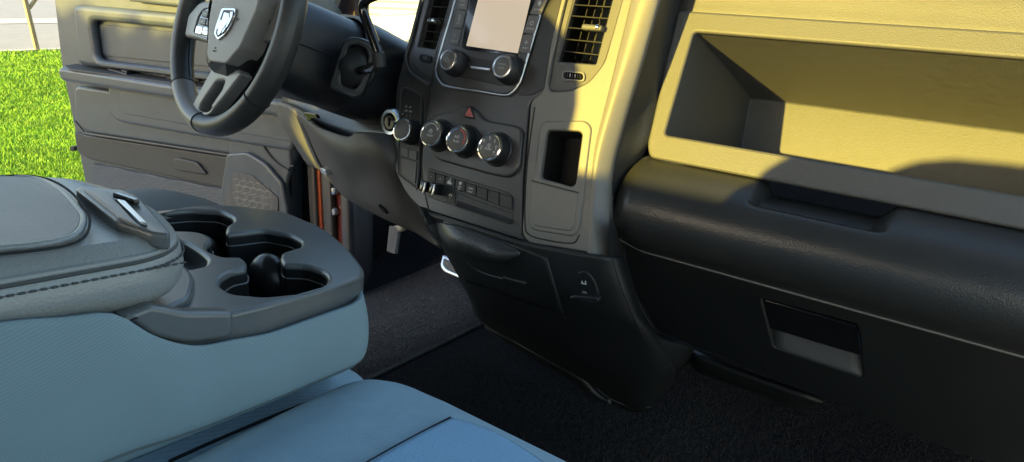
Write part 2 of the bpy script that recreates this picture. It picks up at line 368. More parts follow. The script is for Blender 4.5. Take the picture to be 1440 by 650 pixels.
# grass blades on the part of the lawn the open door leaves in view
bm = bmesh.new()
cnt = 0
while cnt < 52000:
    px, py = random.uniform(-40, 135), 70 + (random.random()**0.8)*215
    p = atZ(px, py, GZ)
    if (p-ga).dot(pn) > -0.05: continue
    cnt += 1
    dist = (p-CAM).length; h = random.uniform(0.03, 0.075); wd = 0.004+dist*0.0006; a = random.uniform(0, math.pi); L = Vector((random.gauss(0,.5), random.gauss(0,.5), 1.0))
    ux = Vector((math.cos(a), math.sin(a), 0))*wd
    bm.faces.new([bm.verts.new(p-ux), bm.verts.new(p+ux), bm.verts.new(p+L*h)])
me = bpy.data.meshes.new('m'); bm.to_mesh(me); bm.free()
tag(link('grass', me, bladem, None, origin=atZ(40,180,GZ), smooth=0), 'bright green lawn grass outside the open driver door', 'grass', kind='stuff')
# leaning wooden tree stake with a brace
b0 = atZ(53, 71, GZ); D0 = PL(b0, -Vector((ray(53,71).x, ray(53,71).y, 0)), (-ray(53,71).y, ray(53,71).x, 0))
if D0.U.dot(rt) < 0: D0.U = -D0.U; D0.V = D0.N.cross(D0.U)
stake = thing('wooden_stake', 'weathered wooden stake with a slanting brace at the far edge of the lawn', 'stake', b0)
def slat(name, A, B, w, d, m, parent):
    A, B = Vector(A), Vector(B); z = (B-A); L = z.length; q = Vector((0,0,1)).rotation_difference(z.normalized()).to_matrix()
    return link(name, rbox_mesh((A+B)/2, (w, d, L), min(w,d)*0.12, 2, q), m, parent)
slat('post', D0.at(53,73), D0.at(28,-30), .10, .07, woodm, stake)
slat('brace', D0.at(41,12), D0.at(62,-18), .07, .05, woodm, stake)
# white car and building seen through the windscreen
wc = atZ(594, 121, GZ); fwd = Vector((ray(594,90).x, ray(594,90).y, 0)).normalized(); side = Vector((fwd.y, -fwd.x, 0))
CARP = PL(wc, -fwd, side)
car = thing('parked_car', 'white car parked nose to the left beyond the windscreen', 'car', wc)
def circ(c, r, a0, a1, n=16): return [(c[0]+r*math.cos(R(a0+(a1-a0)*k/n)), c[1]+r*math.sin(R(a0+(a1-a0)*k/n))) for k in range(n+1)]
body = [(-1.05,.35),(-.42,.30)] + circ((0,.36),.42,180,0) + [(.42,.30),(2.3,.28)] + circ((2.75,.36),.42,180,0) + [(3.17,.30),(3.7,.4),(3.75,.95),(3.5,1.12),(3.1,1.62),(1.5,1.68),(.85,1.22),(-.75,1.08),(-1.05,.85)]
link('body', plate_mesh([body], CARP, -1.75, 0, .08, True), whitem, car)
plate('window', [(1.0,1.22),(1.55,1.60),(2.95,1.56),(3.25,1.16)], CARP, -.02, .006, gloss, car, 0.003, r=0, uv=True)
for cx in (0, 2.75):
    t = lathe('wheel', CARP.xyz(cx,.35,-.22), CARP.N, [(.34,0),(.35,.03),(.35,.17),(.33,.2),(.24,.2)], tyre, car)
    lathe('rim', CARP.xyz(cx,.35,-.03), CARP.N, [(.23,0),(.23,.02),(.2,.01),(.06,.02),(.05,.03)], alu, t)
plate('headlight', [(-1.04,.72),(-.70,.78),(-.72,.92),(-1.04,.86)], CARP, -.02, .012, chrome, car, 0.004, r=0, uv=True)
bc = wc + fwd*5; HP = PL(bc, -fwd, side)
house = thing('garage', 'pale sided garage building behind the white car', 'building', bc)
plate('wall', [(-3.5,0),(9,0),(9,4.2),(-3.5,4.2)], HP, -4, 0, siding, house, .02, r=0, uv=True)
plate('window', [(-1.6,1.3),(-.2,1.3),(-.2,2.3),(-1.6,2.3)], HP, -.02, .03, gloss, house, .01, r=0, uv=True)
plate('roof', [(-3.9,4.2),(9.4,4.2),(9.0,5.6),(-3.5,5.6)], HP, -4.4, .4, jambg, house, .02, r=0, uv=True)

# ================================================================== truck shell
body_t = thing('truck_cab', 'copper red pickup cab around the seats and dashboard', 'truck', (-.9,.3,.45))
floor_rows = []
xs = [-.95,-.8,-.62,-.5,-.38,-.27,-.15,0,.12,.22,.32,.45,.6,.8,.95]
zs = [.62,.64,.66,.70,.745,.79,.805,.808,.805,.79,.75,.72,.71,.70,.68]
for y, dz in [(-1.2,-.03),(-.5,-.02),(0,-.01),(.25,0),(.45,.015),(.6,.06),(.75,.2),(.85,.40)]:
    floor_rows.append([Vector((x, y, z+dz)) for x, z in zip(xs, zs)])
tag(link('floor', grid_mesh(floor_rows, 5, 6), carpet, None, smooth=80), kind='structure')
from mathutils import noise as _ns
fl = bpy.data.objects['floor']; fb_ = BVHTree.FromPolygons([v.co+fl.location for v in fl.data.vertices], [tuple(p.vertices) for p in fl.data.polygons])
V, Fc = [], []
while len(Fc) < 150000:
    px, py = random.uniform(500, 1445), random.uniform(330, 655)
    loc, nor, i_, d_ = fb_.ray_cast(CAM, ray(px, py).normalized())
    if loc is None: continue
    loc = loc+Vector((random.uniform(-.01,.01), random.uniform(-.01,.01), 0)); a_ = random.uniform(0, math.pi); hh = random.uniform(.002,.0055)
    L = Vector((random.gauss(0,.6), random.gauss(0,.6), 1)); ux = Vector((math.cos(a_), math.sin(a_), 0))*.0009; k_ = len(V)
    V += [loc-ux-Vector((0,0,.001)), loc+ux-Vector((0,0,.001)), loc+L*hh]; Fc.append((k_, k_+1, k_+2))
me = bpy.data.meshes.new('m'); me.from_pydata(V, [], Fc)
tag(link('carpet_pile', me, tuft, None, origin=(0,.4,.8), smooth=0), 'short dark carpet pile covering the footwells', 'carpet', kind='stuff')
# ridge of the carpet on the driver's side of the hump is the edge of the painted-in light
rbox('firewall', (0,.93,.92), (1.9,.04,.76), hole, body_t)
rbox('roof', (0,-1.0,1.99), (1.75,1.9,.05), headl, body_t, r=.02)
rbox('rear_wall', (0,-2.02,1.125), (1.75,.06,1.05), headl, body_t, r=.01)
for sx in (-1,1):
    link('rear_pillar', rbox_mesh((sx*.84,-1.95,1.72), (.12,.16,.5), .02), headl, body_t)
    link('door_pillar', rbox_mesh((sx*.84,-1.02,1.27), (.10,.20,1.44), .02), headl, body_t)
    link('rear_door', rbox_mesh((sx*.90,-1.5,.95), (.08,.9,.80), .03), bodyred, body_t)
    A, B = Vector((sx*.90,.40,1.36)), Vector((sx*.82,-.22,1.97))
    slat('windscreen_pillar', A, B, .09, .07, headl, body_t)
wsg = grid_mesh([[Vector(p) for p in ((-.87,.42,1.36),(-.5,.62,1.37),(0,.70,1.38),(.5,.62,1.37),(.87,.42,1.36))], [Vector(p) for p in ((-.80,-.20,1.97),(-.4,-.12,1.985),(0,-.08,1.99),(.4,-.12,1.985),(.80,-.20,1.97))]], 5, 1)
glass = bpy.data.materials.new('clear_glass'); glass.use_nodes = True
n = glass.node_tree.nodes; l = glass.node_tree.links; n.clear()
tb = n.new('ShaderNodeBsdfTransparent'); gb_ = n.new('ShaderNodeBsdfGlossy'); gb_.inputs['Roughness'].default_value = .02; mx = n.new('ShaderNodeMixShader'); mx.inputs[0].default_value = .05; oo = n.new('ShaderNodeOutputMaterial')
tb.inputs[0].default_value = (.93,.95,.94,1)
l.new(tb.outputs[0], mx.inputs[1]); l.new(gb_.outputs[0], mx.inputs[2]); l.new(mx.outputs[0], oo.inputs[0])
link('windscreen', wsg, glass, body_t, smooth=80)
# door opening of the driver's side: seal, painted jamb, grey weatherstrips, kick panel
def vstrip(name, pxa, pxb, ya, yb, py0, py1, m, dep=.02, parent=body_t):
    A0, A1 = atY(pxa, py0, ya), atY(pxb, py0, ya)
    zt = A0.z; zb = atY((pxa+pxb)/2, py1, ya).z
    return link(name, rbox_mesh(((A0.x+A1.x)/2, ya+dep/2, (zt+zb)/2), (A1.x-A0.x, dep, zt-zb), min(.006,(A1.x-A0.x)*.3)), m, parent)
vstrip('door_seal', 404, 436, .34, .34, 150, 430, rubber, .06)
vstrip('seal_lip', 429, 439, .32, .32, 205, 430, jambg, .02)
vstrip('painted_jamb', 438.5, 448, .33, .33, 215, 440, bodyred)
vstrip('weatherstrip', 449, 462, .32, .32, 215, 450, jambg)
vstrip('inner_jamb', 462, 480, .34, .34, 225, 460, jambd)
vstrip('pillar_lip', 477, 488, .31, .31, 240, 470, jambg)
for hy in (268, 297):
    p = atY(472, hy, .335); lathe('hinge_bolt', p, (0,-1,0), [(.012,0),(.012,.006),(.009,.011),(.003,.012)], alu, body_t, 12)
link('kick_panel', grid_mesh([[atY(487, 235, .32), atY(500, 235, .36), atY(520, 235, .5)], [atY(487, 480, .32), atY(500, 480, .36), atY(520, 480, .5)]], 4, 1), knee, body_t, mods=[SOL(.01)])
rbox('footwell_side', (-.935,.66,.86), (.03,.60,.80), hole, body_t)
rbox('footwell_side', (.935,.66,.86), (.03,.60,.80), hole, body_t)
# windscreen pillar trim seen above the column
PP = PL((0,.42,0), (0,-1,0))
plate('pillar_cover', [(436,-60),(428,14),(455,28),(492,-60)], PP, -.02, 0, pillar, body_t, .004, r=1)
plate('pillar_edge', [(470,-30),(455,27),(459,31),(476,-30)], PP, 0, .012, whitem, body_t, .003, r=0)
plate('pillar_cover', [(484,-30),(457,30),(470,34),(494,-30)], PP, 0, .006, pillar, body_t, .003, r=1)
plate('door_seal', [(490,-30),(478,0),(466,34),(500,48),(497,-30)], PP, .005, .02, maroon, body_t, .004, r=3)
plate('pillar_cover', [(497,-30),(496,48),(514,60),(508,-30)], PP, -.02, .002, pillar, body_t, .003, r=1)

# ================================================================== driver's door (open)
door = thing('driver_door', 'open driver door seen from inside, grey panel with armrest shelf', 'door', (-.95,.30,.5))
plate('inner_panel', [(62,-120,0),(86,92),(98,150),(120,262),(130,420),(408,420),(410,200),(404,-120,0)], DR, -.05, 0, doorp, door, .008, r=6)
plate('outer_skin', [(100,-140,0),(124,92),(138,150),(150,262),(160,440),(400,440),(400,-140,0)], DR, -.10, -.055, bodyred, door, .008, r=6)
plate('sill_trim', [(176,-16),(404,2),(404,26),(180,2)], DR, 0, .035, doorp, door, .008, r=2)
plate('upper_surround', [[(101,6),(250,19),(404,34),(404,128),(108,92)],[(126,28),(250,41),(398,56),(396,116),(134,84)]], DR, 0, .032, doorp, door, .016, r=9)
plate('upper_inset', [(134,34),(250,46),(390,60),(388,104),(142,78)], DR, 0, .004, doorp, door, .003, r=8)
plate('armrest', [(80,94),(245,120),(412,145),(412,168),(245,139),(83,114)], DR, 0, .075, doorp, door, .012, r=7)
AT = PL(DR.at(80,94,.075)+Vector((0,0,.002)), (0,0,1), DR.U)
plate('armrest_top', [(90,92),(110,89.5),(404,122),(404,141),(245,116.5),(96,96.5)], AT, -.006, -.0005, doord, door, .001, r=2)
for pts in ([(150,96),(178,93),(205,98),(178,104)], [(228,105),(245,103),(256,106),(238,110)], [(262,107),(292,105),(296,112),(266,114)]):
    f = plate('window_switch', pts, AT, -.004, .003, doord, door, .001, r=2)
    c = Vector((sum(p[0] for p in pts)/4, sum(p[1] for p in pts)/4, 0))
    plate('rocker', [(c.x-8,c.y),(c.x,c.y-2),(c.x+9,c.y+.5),(c.x,c.y+3)], AT, .003, .009, black, f, .001, r=1)
plate('lower_bolster', [(104,120),(412,166),(412,232),(320,217),(118,186),(104,170)], DR, 0, .024, doorp, door, .010, r=9)
plate('bolster_inset', [(150,118),(412,160),(412,214),(264,190),(164,172),(152,160)], DR, .018, .040, doorp, door, .016, r=10)
plate('bolster_recess', [(168,128),(412,168),(412,200),(264,176),(172,160)], DR, .030, .0415, doorp, door, .003, r=8)
plate('seam', [(104,170),(117,186),(320,217),(412,233),(412,235),(320,219.5),(116,188.5),(102,171)], DR, .020, .0275, jambg, door, .002, r=0)
plate('lower_panel', [(104,184),(118,190),(320,221),(412,236),(412,280),(310,264),(125,224),(108,214)], DR, 0, .010, doord, door, .005, r=6)
plate('pocket_latch', [(241,226),(248,222),(276,228),(290,246),(246,240)], DR, .010, .020, doord, door, .004, r=4)
plate('map_pocket', [(128,230),(310,266),(330,270),(330,400),(136,400)], DR, 0, .012, ribbed, door, .004, r=3)
plate('front_panel', [(322,150),(404,140),(409,234),(402,262),(412,400),(308,400),(316,300),(322,205)], DR, .012, .030, doorp, door, .008, r=5)
plate('speaker_surround', [(318,216),(346,214),(372,230),(396,258),(404,300),(408,400),(304,400),(306,292)], DR, .030, .044, doorp, door, .007, r=6)
plate('speaker_grille', [(329,241),(352,245),(391,278),(390,330),(310,330),(313,288)], DR, .044, .0475, grille, door, .002, r=4)
ms = []
for i in range(6):
    for j in range(4):
        cx, cy = 332+i*10+(j % 2)*5, 256+j*9+i*2.2
        if cx > 378 or cy > 298: continue
        hexa = [DR.at(cx+5.2*math.cos(R(60*k+30)), cy+5*math.sin(R(60*k+30)), .0478) for k in range(6)]
        ms.append(tube_mesh(hexa, .0006, True, 1))
link('hexagon_pattern', join(ms), inkdim, door)
tube('wiring_strap', crom([DR.at(*p, .033) for p in [(352,157),(360,180),(372,208),(388,228),(406,240)]], 6), .003, rubber, door)
plate('latch_pin', [(98,206),(104,206),(104,213),(98,213)], DR, -.03, -.0, rubber, door, .003, r=2)

# unseen leafy screen added behind the driver's side to keep low sun off door and floor
sun_screen = thing('sun_screen', 'unseen leafy screen added behind the truck to block the low sun', 'sun_screen', (-3.3,-5.2,GZ))
hm = mat('sun_screen_leaves', (0.05,0.09,0.02), 0.8, vary=.4, vscale=9)
bm = bmesh.new()
for i in range(22000):
    p = Vector((random.uniform(-5.4,-2.03), random.uniform(-5.6,-4.8), random.uniform(GZ,2.36)))
    q = Vector((random.gauss(0,1),random.gauss(0,1),random.gauss(0,1))).normalized(); r_ = q.orthogonal().normalized(); s_ = q.cross(r_)
    bm.faces.new([bm.verts.new(p+r_*.07), bm.verts.new(p+s_*.05), bm.verts.new(p-r_*.07), bm.verts.new(p-s_*.05)])
for i in range(2600):
    p = Vector((random.uniform(-2.03,-1.84), random.uniform(-5.6,-4.8), random.uniform(GZ,1.93)))
    q = Vector((random.gauss(0,1),random.gauss(0,1),random.gauss(0,1))).normalized(); r_ = q.orthogonal().normalized(); s_ = q.cross(r_)
    bm.faces.new([bm.verts.new(p+r_*.07), bm.verts.new(p+s_*.05), bm.verts.new(p-r_*.07), bm.verts.new(p-s_*.05)])
me = bpy.data.meshes.new('m'); bm.to_mesh(me); bm.free(); link('sun_screen_foliage', me, hm, sun_screen, smooth=0)
for k in range(5): tube('sun_screen_stem', [Vector((-5+k*.8,-5.2,GZ)), Vector((-4.95+k*.8,-5.15,1.6))], .03, woodm, sun_screen)
# ================================================================== passenger side of the dashboard
dash = thing('dashboard', 'dark textured dashboard with open storage bin and glove box on the passenger side', 'dashboard', (.45,.1,1.2))
def BU(x, z):                      # point on the bin face plane (u = x, v up the rake)
    return (x, (z-BN.P.z)/math.cos(R(22)))
hl = [BN.uv(BN.at(*p)) for p in [(977,46),(936,190)]]
vt, vb, xl0, xl1 = hl[0][1], hl[1][1], hl[0][0], hl[1][0]
vr = [BN.uv(BN.at(*p)) for p in [(961,-8),(911,203),(914,222)]]
hole_uv = [(xl0,vt),(xl1,vb),(.80,vb),(.80,vt)]
rim_uv = [(vr[0][0],vt+.030),(vr[1][0],vr[1][1]),(vr[2][0],vr[2][1]),(.86,vr[2][1]+.0),(.86,vt+.030)]
rim = link('bin_rim', plate_mesh([rnd(rim_uv, .008), rnd(hole_uv, .006)], BN, -.006, .004, .0040, True), dashp, dash)
# open bin: ceiling, side wall, back wall and floor as one moulded box
LX = .62+(.272-.62)*KS
zt, zb = BN.xyz(0,vt,0), BN.xyz(0,vb,0)
LXB = LX+(xl1-xl0)
cr_t, cr_b = atX(1055,137,LX), atX(1042,208,LXB)
lx = min(xl0, xl1)-.001
A = [Vector((xl0-.001, zt.y+.002, zt.z+.001)), Vector((LX, cr_t.y, cr_t.z)), Vector((LXB-.3*(LX-LXB), cr_b.y-.004, cr_b.z-.035)), Vector((xl1-.001, zb.y+.002, zb.z-.004))]
B = [p.copy() for p in A]
for p in B: p.x = .82
bm = bmesh.new(); va = [bm.verts.new(p) for p in A]; vb_ = [bm.verts.new(p) for p in B]
bm.faces.new(va); bm.faces.new(vb_[::-1])
for i in range(3): bm.faces.new((va[i], vb_[i], vb_[i+1], va[i+1]))
eds = [ed for ed in bm.edges if len(ed.link_faces) == 2]
bmesh.ops.bevel(bm, geom=eds, offset=.004, segments=3, profile=.5, affect='EDGES')
me = bpy.data.meshes.new('m'); bm.to_mesh(me); bm.free()
link('storage_bin', me, binmat, dash, smooth=50)
# upper skin curving away over the top of the dash
y0 = BN.xyz(0, vt+.028, 0)
prof = [(y0.y, y0.z-.002),(y0.y+.004, y0.z+.012),(y0.y+.022,y0.z+.055),(y0.y+.075,y0.z+.088),(y0.y+.20,y0.z+.10),(.55,y0.z+.09),(.72,y0.z+.02)]
xr = [vr[0][0]+.001,.28,.40,.55,.70,.86]
link('upper_skin', grid_mesh([[Vector((x if i else x+ (y-y0.y)*-.12, y, z)) for i, x in enumerate(xr)] for y, z in prof], 4, 5), dashp, dash, mods=[SOL(.006)])
# padded roll under the bin, with a finger scoop
PR = [(-.036,1.2965),(-.064,1.2960),(-.096,1.280),(-.116,1.252),(-.112,1.220),(-.080,1.1905),(-.060,1.187)]
LF = [atY(913,222,yy(-.036)), atY(886,238,yy(-.048)), atY(866,256,yy(-.060)), atY(857,285,yy(-.066)), atY(856,312,yy(-.066)), atY(873,334,yy(-.080)), atY(876,338,yy(-.060))]
xs_ = [.245,.27,.32,.40,.50,.60,.72,.86]
rows = [[LF[k]] + [dq(x, y + (.016*(1-(x-.22)/.05) if x < .27 else 0), z) for x in xs_] for k, (y, z) in enumerate(PR)]
me = grid_mesh(rows, 26, 12)
def sst(a, b, t): t = max(0, min(1, (t-a)/(b-a))); return t*t*(3-2*t)
sc = [atZ(*p, dq(0,0,1.285).z).x for p in [(1086,262),(1262,306)]]
for v in me.vertices:
    c = v.co
    m_ = sst(sc[0]-.006, sc[0]+.010, c.x)*(1-sst(sc[1]-.022, sc[1]+.006, c.x))
    t = sst(yy(-.098), yy(-.088), c.y)*(1 if c.z > dq(0,0,1.24).z else 0)
    c.z -= .022*m_*t
link('padded_roll', me, pad, dash, smooth=70, mods=[SOL(.004)])
# black strip between the stack trim and the bin
L_ = [atY(930,-40,.090), atY(924,0,.083), atY(893,115,.056), atY(861,230,.020), atY(856,300,-.002)]
R_ = [BN.at(967,-40,-.002), BN.at(959,0,-.002), BN.at(932,112,-.002), BN.at(911,206,-.002), atY(866,262,yy(-.058))]
Md = [a.lerp(b, .45)+Vector((0,.004,0)) for a, b in zip(L_, R_)]
Mo = [a.lerp(b, .85)+Vector((0,-.002,0)) for a, b in zip(L_, R_)]
link('side_strip', grid_mesh([L_, Md, Mo, R_], 8, 5), pad, dash, smooth=70)
# panel behind, so no gaps show
rbox('backing', (.52,.30,1.08), (.62,.10,.10), hole, dash, r=.01)
rbox('backing', atY(908,222,.16), (.06,.03,.06), hole, dash, r=.005)
# glove box
gb1 = [(875,335),(1000,370),(1200,425),(1440,489),(1640,542),(1640,760),(1440,671),(1301,619),(1178,568),(1060,519),(975,488),(925,466),(897,418),(884,380)]
glove = plate('glove_box', [rnd(gb1, 6), rnd([(1070,420),(1206,456),(1214,531),(1088,489)], 5)], GL, -.014, 0, lower, dash, .003, r=0)
tube('edge_bead', [LF[5]+Vector((0,-.004,-.002))] + [dq(x, -.0835, 1.1885) for x in (.27,.32,.40,.50,.60,.72,.86)], .0020, silverp, glove)
plate('latch_flap', [(1074,422),(1204,459),(1209,500),(1082,462)], GL, -.012, -.004, gloss, glove, .001, r=2)
bmv = [GL.at(1080,462,-.006), GL.at(1211,500,-.006), GL.at(1214,532,-.003), GL.at(1088,490,-.003)]
lo = [p + GL.N*-.016 + Vector((0,0,.004)) for p in bmv[:2]]
link('handle_ledge', grid_mesh([lo, [p.lerp(q,.5) for p, q in zip(lo, (bmv[3], bmv[2]))], [bmv[3], bmv[2]]], 6, 3), dashp, glove, mods=[SOL(.003)])
rbox('handle_cavity', GL.at(1140,470,-.045), (.16,.012,.11), hole, glove, r=.003, rot=Matrix.Rotation(R(24), 3, 'X'))
link('under_panel', grid_mesh([[atY(955,480,yy(.02)), atY(1180,569,yy(.02)), atY(1440,668,yy(.02)), atY(1640,740,yy(.02))], [Vector((.27,.62,1.0)), Vector((.45,.62,1.0)), Vector((.7,.62,1.0)), Vector((.9,.62,1.0))]], 3, 3), hole, dash)
link('air_duct', grid_mesh([[atY(976,492,yy(.06)), atY(1040,518,yy(.06)), atY(1160,560,yy(.06))], [atY(977,510,yy(.075)), atY(1040,535,yy(.075)), atY(1130,569,yy(.075))], [atY(990,520,yy(.14)), atY(1050,540,yy(.14)), atY(1120,568,yy(.14))]], 4, 4), lower, dash, mods=[SOL(.01)])

# ================================================================== driver's side of the dashboard
rows = [
 [(404,146,.125),(424,158,.085),(449,178,.035),(492,193,.0),(507,187,-.005),(530,191,-.005),(572,196,.02),(600,200,.035)],
 [(418,178,.125),(436,182,.085),(462,200,.02),(497,216,-.01),(520,214,-.02),(545,215,-.02),(570,225,.01),(600,235,.03)],
 [(438,215,.145),(455,222,.10),(480,236,.045),(508,246,.03),(535,250,.0),(555,258,-.005),(574,268,.005),(604,282,.015)],
 [(455,238,.17),(470,248,.13),(490,262,.08),(515,277,.06),(540,288,.035),(562,297,.02),(584,305,.02),(612,325,.03)],
 [(462,244,.20),(476,262,.17),(492,277,.13),(520,293,.10),(548,306,.07),(572,317,.055),(592,326,.04),(625,350,.02)]]
rows = [[atY(*p) for p in r] for r in rows]
kp = link('knee_panel', grid_mesh(rows, 6, 6), knee, dash, smooth=75, mods=[SOL(.008)])
KP = PL(atY(537,240,-.004), (.0,-1,-.25))
for k in range(6):
    cx, cy = 530+k*1.5, 233+k*3.1
    plate('vent_slot', [(cx,cy),(cx+8.5,cy+2.1),(cx+8.9,cy+3.6),(cx+.6,cy+1.5)], KP, -.002, .0125, hole, kp, .0003, r=0)
plate('fastener_cover', [(449,236),(456,238),(460,247),(452,244)], PL(atY(455,241,.10), (-.3,-1,-.2)), -.002, .012, alu, kp, .001, r=3)
plate('pull_slot', [(531,289),(540,295),(544,302),(536,297)], PL(atY(538,296,.025), (0,-1,-.3)), -.002, .006, hole, kp, .001, r=1)
# sunlit end caps at the door side
E1 = [(390,146,.16),(398,143,.14),(416,150,.105),(428,160,.085)]
E2 = [(400,170,.17),(410,173,.14),(425,177,.11),(436,183,.09)]
E3 = [(422,206,.19),(432,212,.16),(444,218,.13),(452,222,.11)]
E4 = [(437,229,.20),(445,232,.18),(455,236,.16),(463,239,.14)]
link('end_cap', grid_mesh([[atY(*p) for p in r] for r in (E1,E2,E3,E4)], 4, 5), dashp, dash, smooth=70, mods=[SOL(.01)])
for r in (E2, E4): tube('cap_seam', crom([atY(p[0], p[1], p[2]-.004) for p in r], 4), .0022, silverp, dash)
link('inner_cap', grid_mesh([[atY(*p) for p in r] for r in ([(414,150,.10),(424,154,.08),(440,166,.055)],[(430,185,.095),(440,186,.075),(455,198,.04)],[(450,222,.12),(462,226,.09),(480,238,.06)],[(462,240,.15),(475,250,.12),(490,264,.09)])], 4, 4), lower, dash, smooth=70, mods=[SOL(.006)])
plate('release_lever', [(427,158),(443,161),(447,167),(438,166),(436,171),(431,171),(432,165),(427,163)], PL(atY(437,164,.03), (0,-1,0)), -.004, .004, gloss, dash, .001, r=2)
# dark surround behind the column, and the cowl above it
surround = link('instrument_surround', grid_mesh([[atY(*p) for p in r] for r in (
  [(392,-30,.10),(452,24,.10),(500,46,.10),(545,70,.10),(575,79,.10),(612,84,.10)],
  [(396,60,.14),(452,62,.14),(500,80,.15),(545,92,.13),(575,100,.10),(605,104,.06)],
  [(400,120,.16),(452,125,.16),(500,130,.16),(545,140,.12),(575,150,.08),(600,160,.04)],
  [(404,150,.16),(452,182,.12),(500,198,.08),(545,200,.04),(575,200,.01),(600,205,.0)])], 5, 5), shroud, dash, smooth=70, mods=[SOL(.01)])
link('cowl', grid_mesh([[atY(*p) for p in r] for r in ([(452,24,.10),(500,46,.10),(545,70,.10),(578,79,.10),(612,84,.10)],)]
  + [[atY(*p)+Vector(d) for p in [(452,24,.10),(500,46,.10),(545,70,.10),(578,79,.10),(612,84,.10)]] for d in ((0,.05,-.012),(0,.40,-.22))], 4, 4), shroud, dash, smooth=70)
plate('side_switch_panel', [(520,102),(552,104),(552,132),(535,137),(519,128)], PL(atY(536,120,.08), (0,-1,.1)), -.01, .004, satin, dash, .002, r=3)
rbox('backing', (-.45,.36,1.20), (.8,.06,.22), hole, dash, r=.01)
IG = PL(atY(549,172,.004), (-.05,-1,.10))
c = IG.at(549,172)
ig = lathe('ignition_ring', c, IG.N, [(.0235,-.012),(.0235,.000),(.0215,.003),(.0165,.002),(.0150,-.004),(.0150,-.010)], alu, dash)
lathe('key_barrel', c, IG.N, [(.0148,-.012),(.0148,.001),(.012,.003),(.004,.003)], gloss, ig)
link('key_slot', rbox_mesh(c+IG.N*.004, (.003,.002,.014), .0005), hole, ig)

# ================================================================== centre stack
stack = thing('centre_stack', 'central control panel with touchscreen, vents and climate dials between the front seats', 'control panel', (0,0,1.15))
fs = [(612,-60),(600,-20),(566,88),(557,124),(554,238),(572,274),(597,300),(668,322),(742,342),(800,350),(827,354),(837,210),(858,130),(890,0),(906,-64)]
POCKET = [(771.5,183),(814,184.5),(818.5,189),(809,259),(803.5,262.5),(762,251),(759.5,247),(767.5,187)]
VR, VL = [(819,-36),(785,86),(838,90),(871,-36)], [(613,-36),(588,65),(612,69),(643,-36)]
link('fascia', plate_mesh([rnd(fs, 12), POCKET, VR, VL], ST, -.014, -.002, .0025), satin, stack)
# metallic trim on the passenger side
mt = [(804,-64),(774,60),(764,128),(746,143),(738,250),(734,330),(744,342,2),(826,355,2),(836,210,30),(857,130),(889,0),(905,-64)]
vent_pod = [(812,-62),(790,20),(771,112),(771,129),(800,129),(829,115),(850,88),(861,50),(875,0),(893,-61)]
link('passenger_trim', plate_mesh([rnd(mt, 8), rnd(vent_pod, 10), rnd(POCKET, 3)], ST, -.006, .0035, .0025), silverp, stack)
FD = [(905,-64),(889,0),(871,74),(857,130),(836,210),(829,280),(826,355)]
FE = [(942,-64,.098),(925,0,.082),(903,82,.062),(884,148,.046),(862,230,.020),(856,290,.000),(858,361,-.020)]
fa = [ST.at(*p, .0030) for p in FD]; fc_ = [atY(*p) for p in FE]
fb = [a_.lerp(b_, .45)-Vector((0,.010,0)) for a_, b_ in zip(fa, fc_)]
link('trim_flank', grid_mesh([[p-ST.N*.004+Vector((-.002,0,0)) for p in fa], fa, fb, fc_, [p+Vector((-.004,.02,0)) for p in fc_]], 8, 5), silverp, stack, smooth=70)
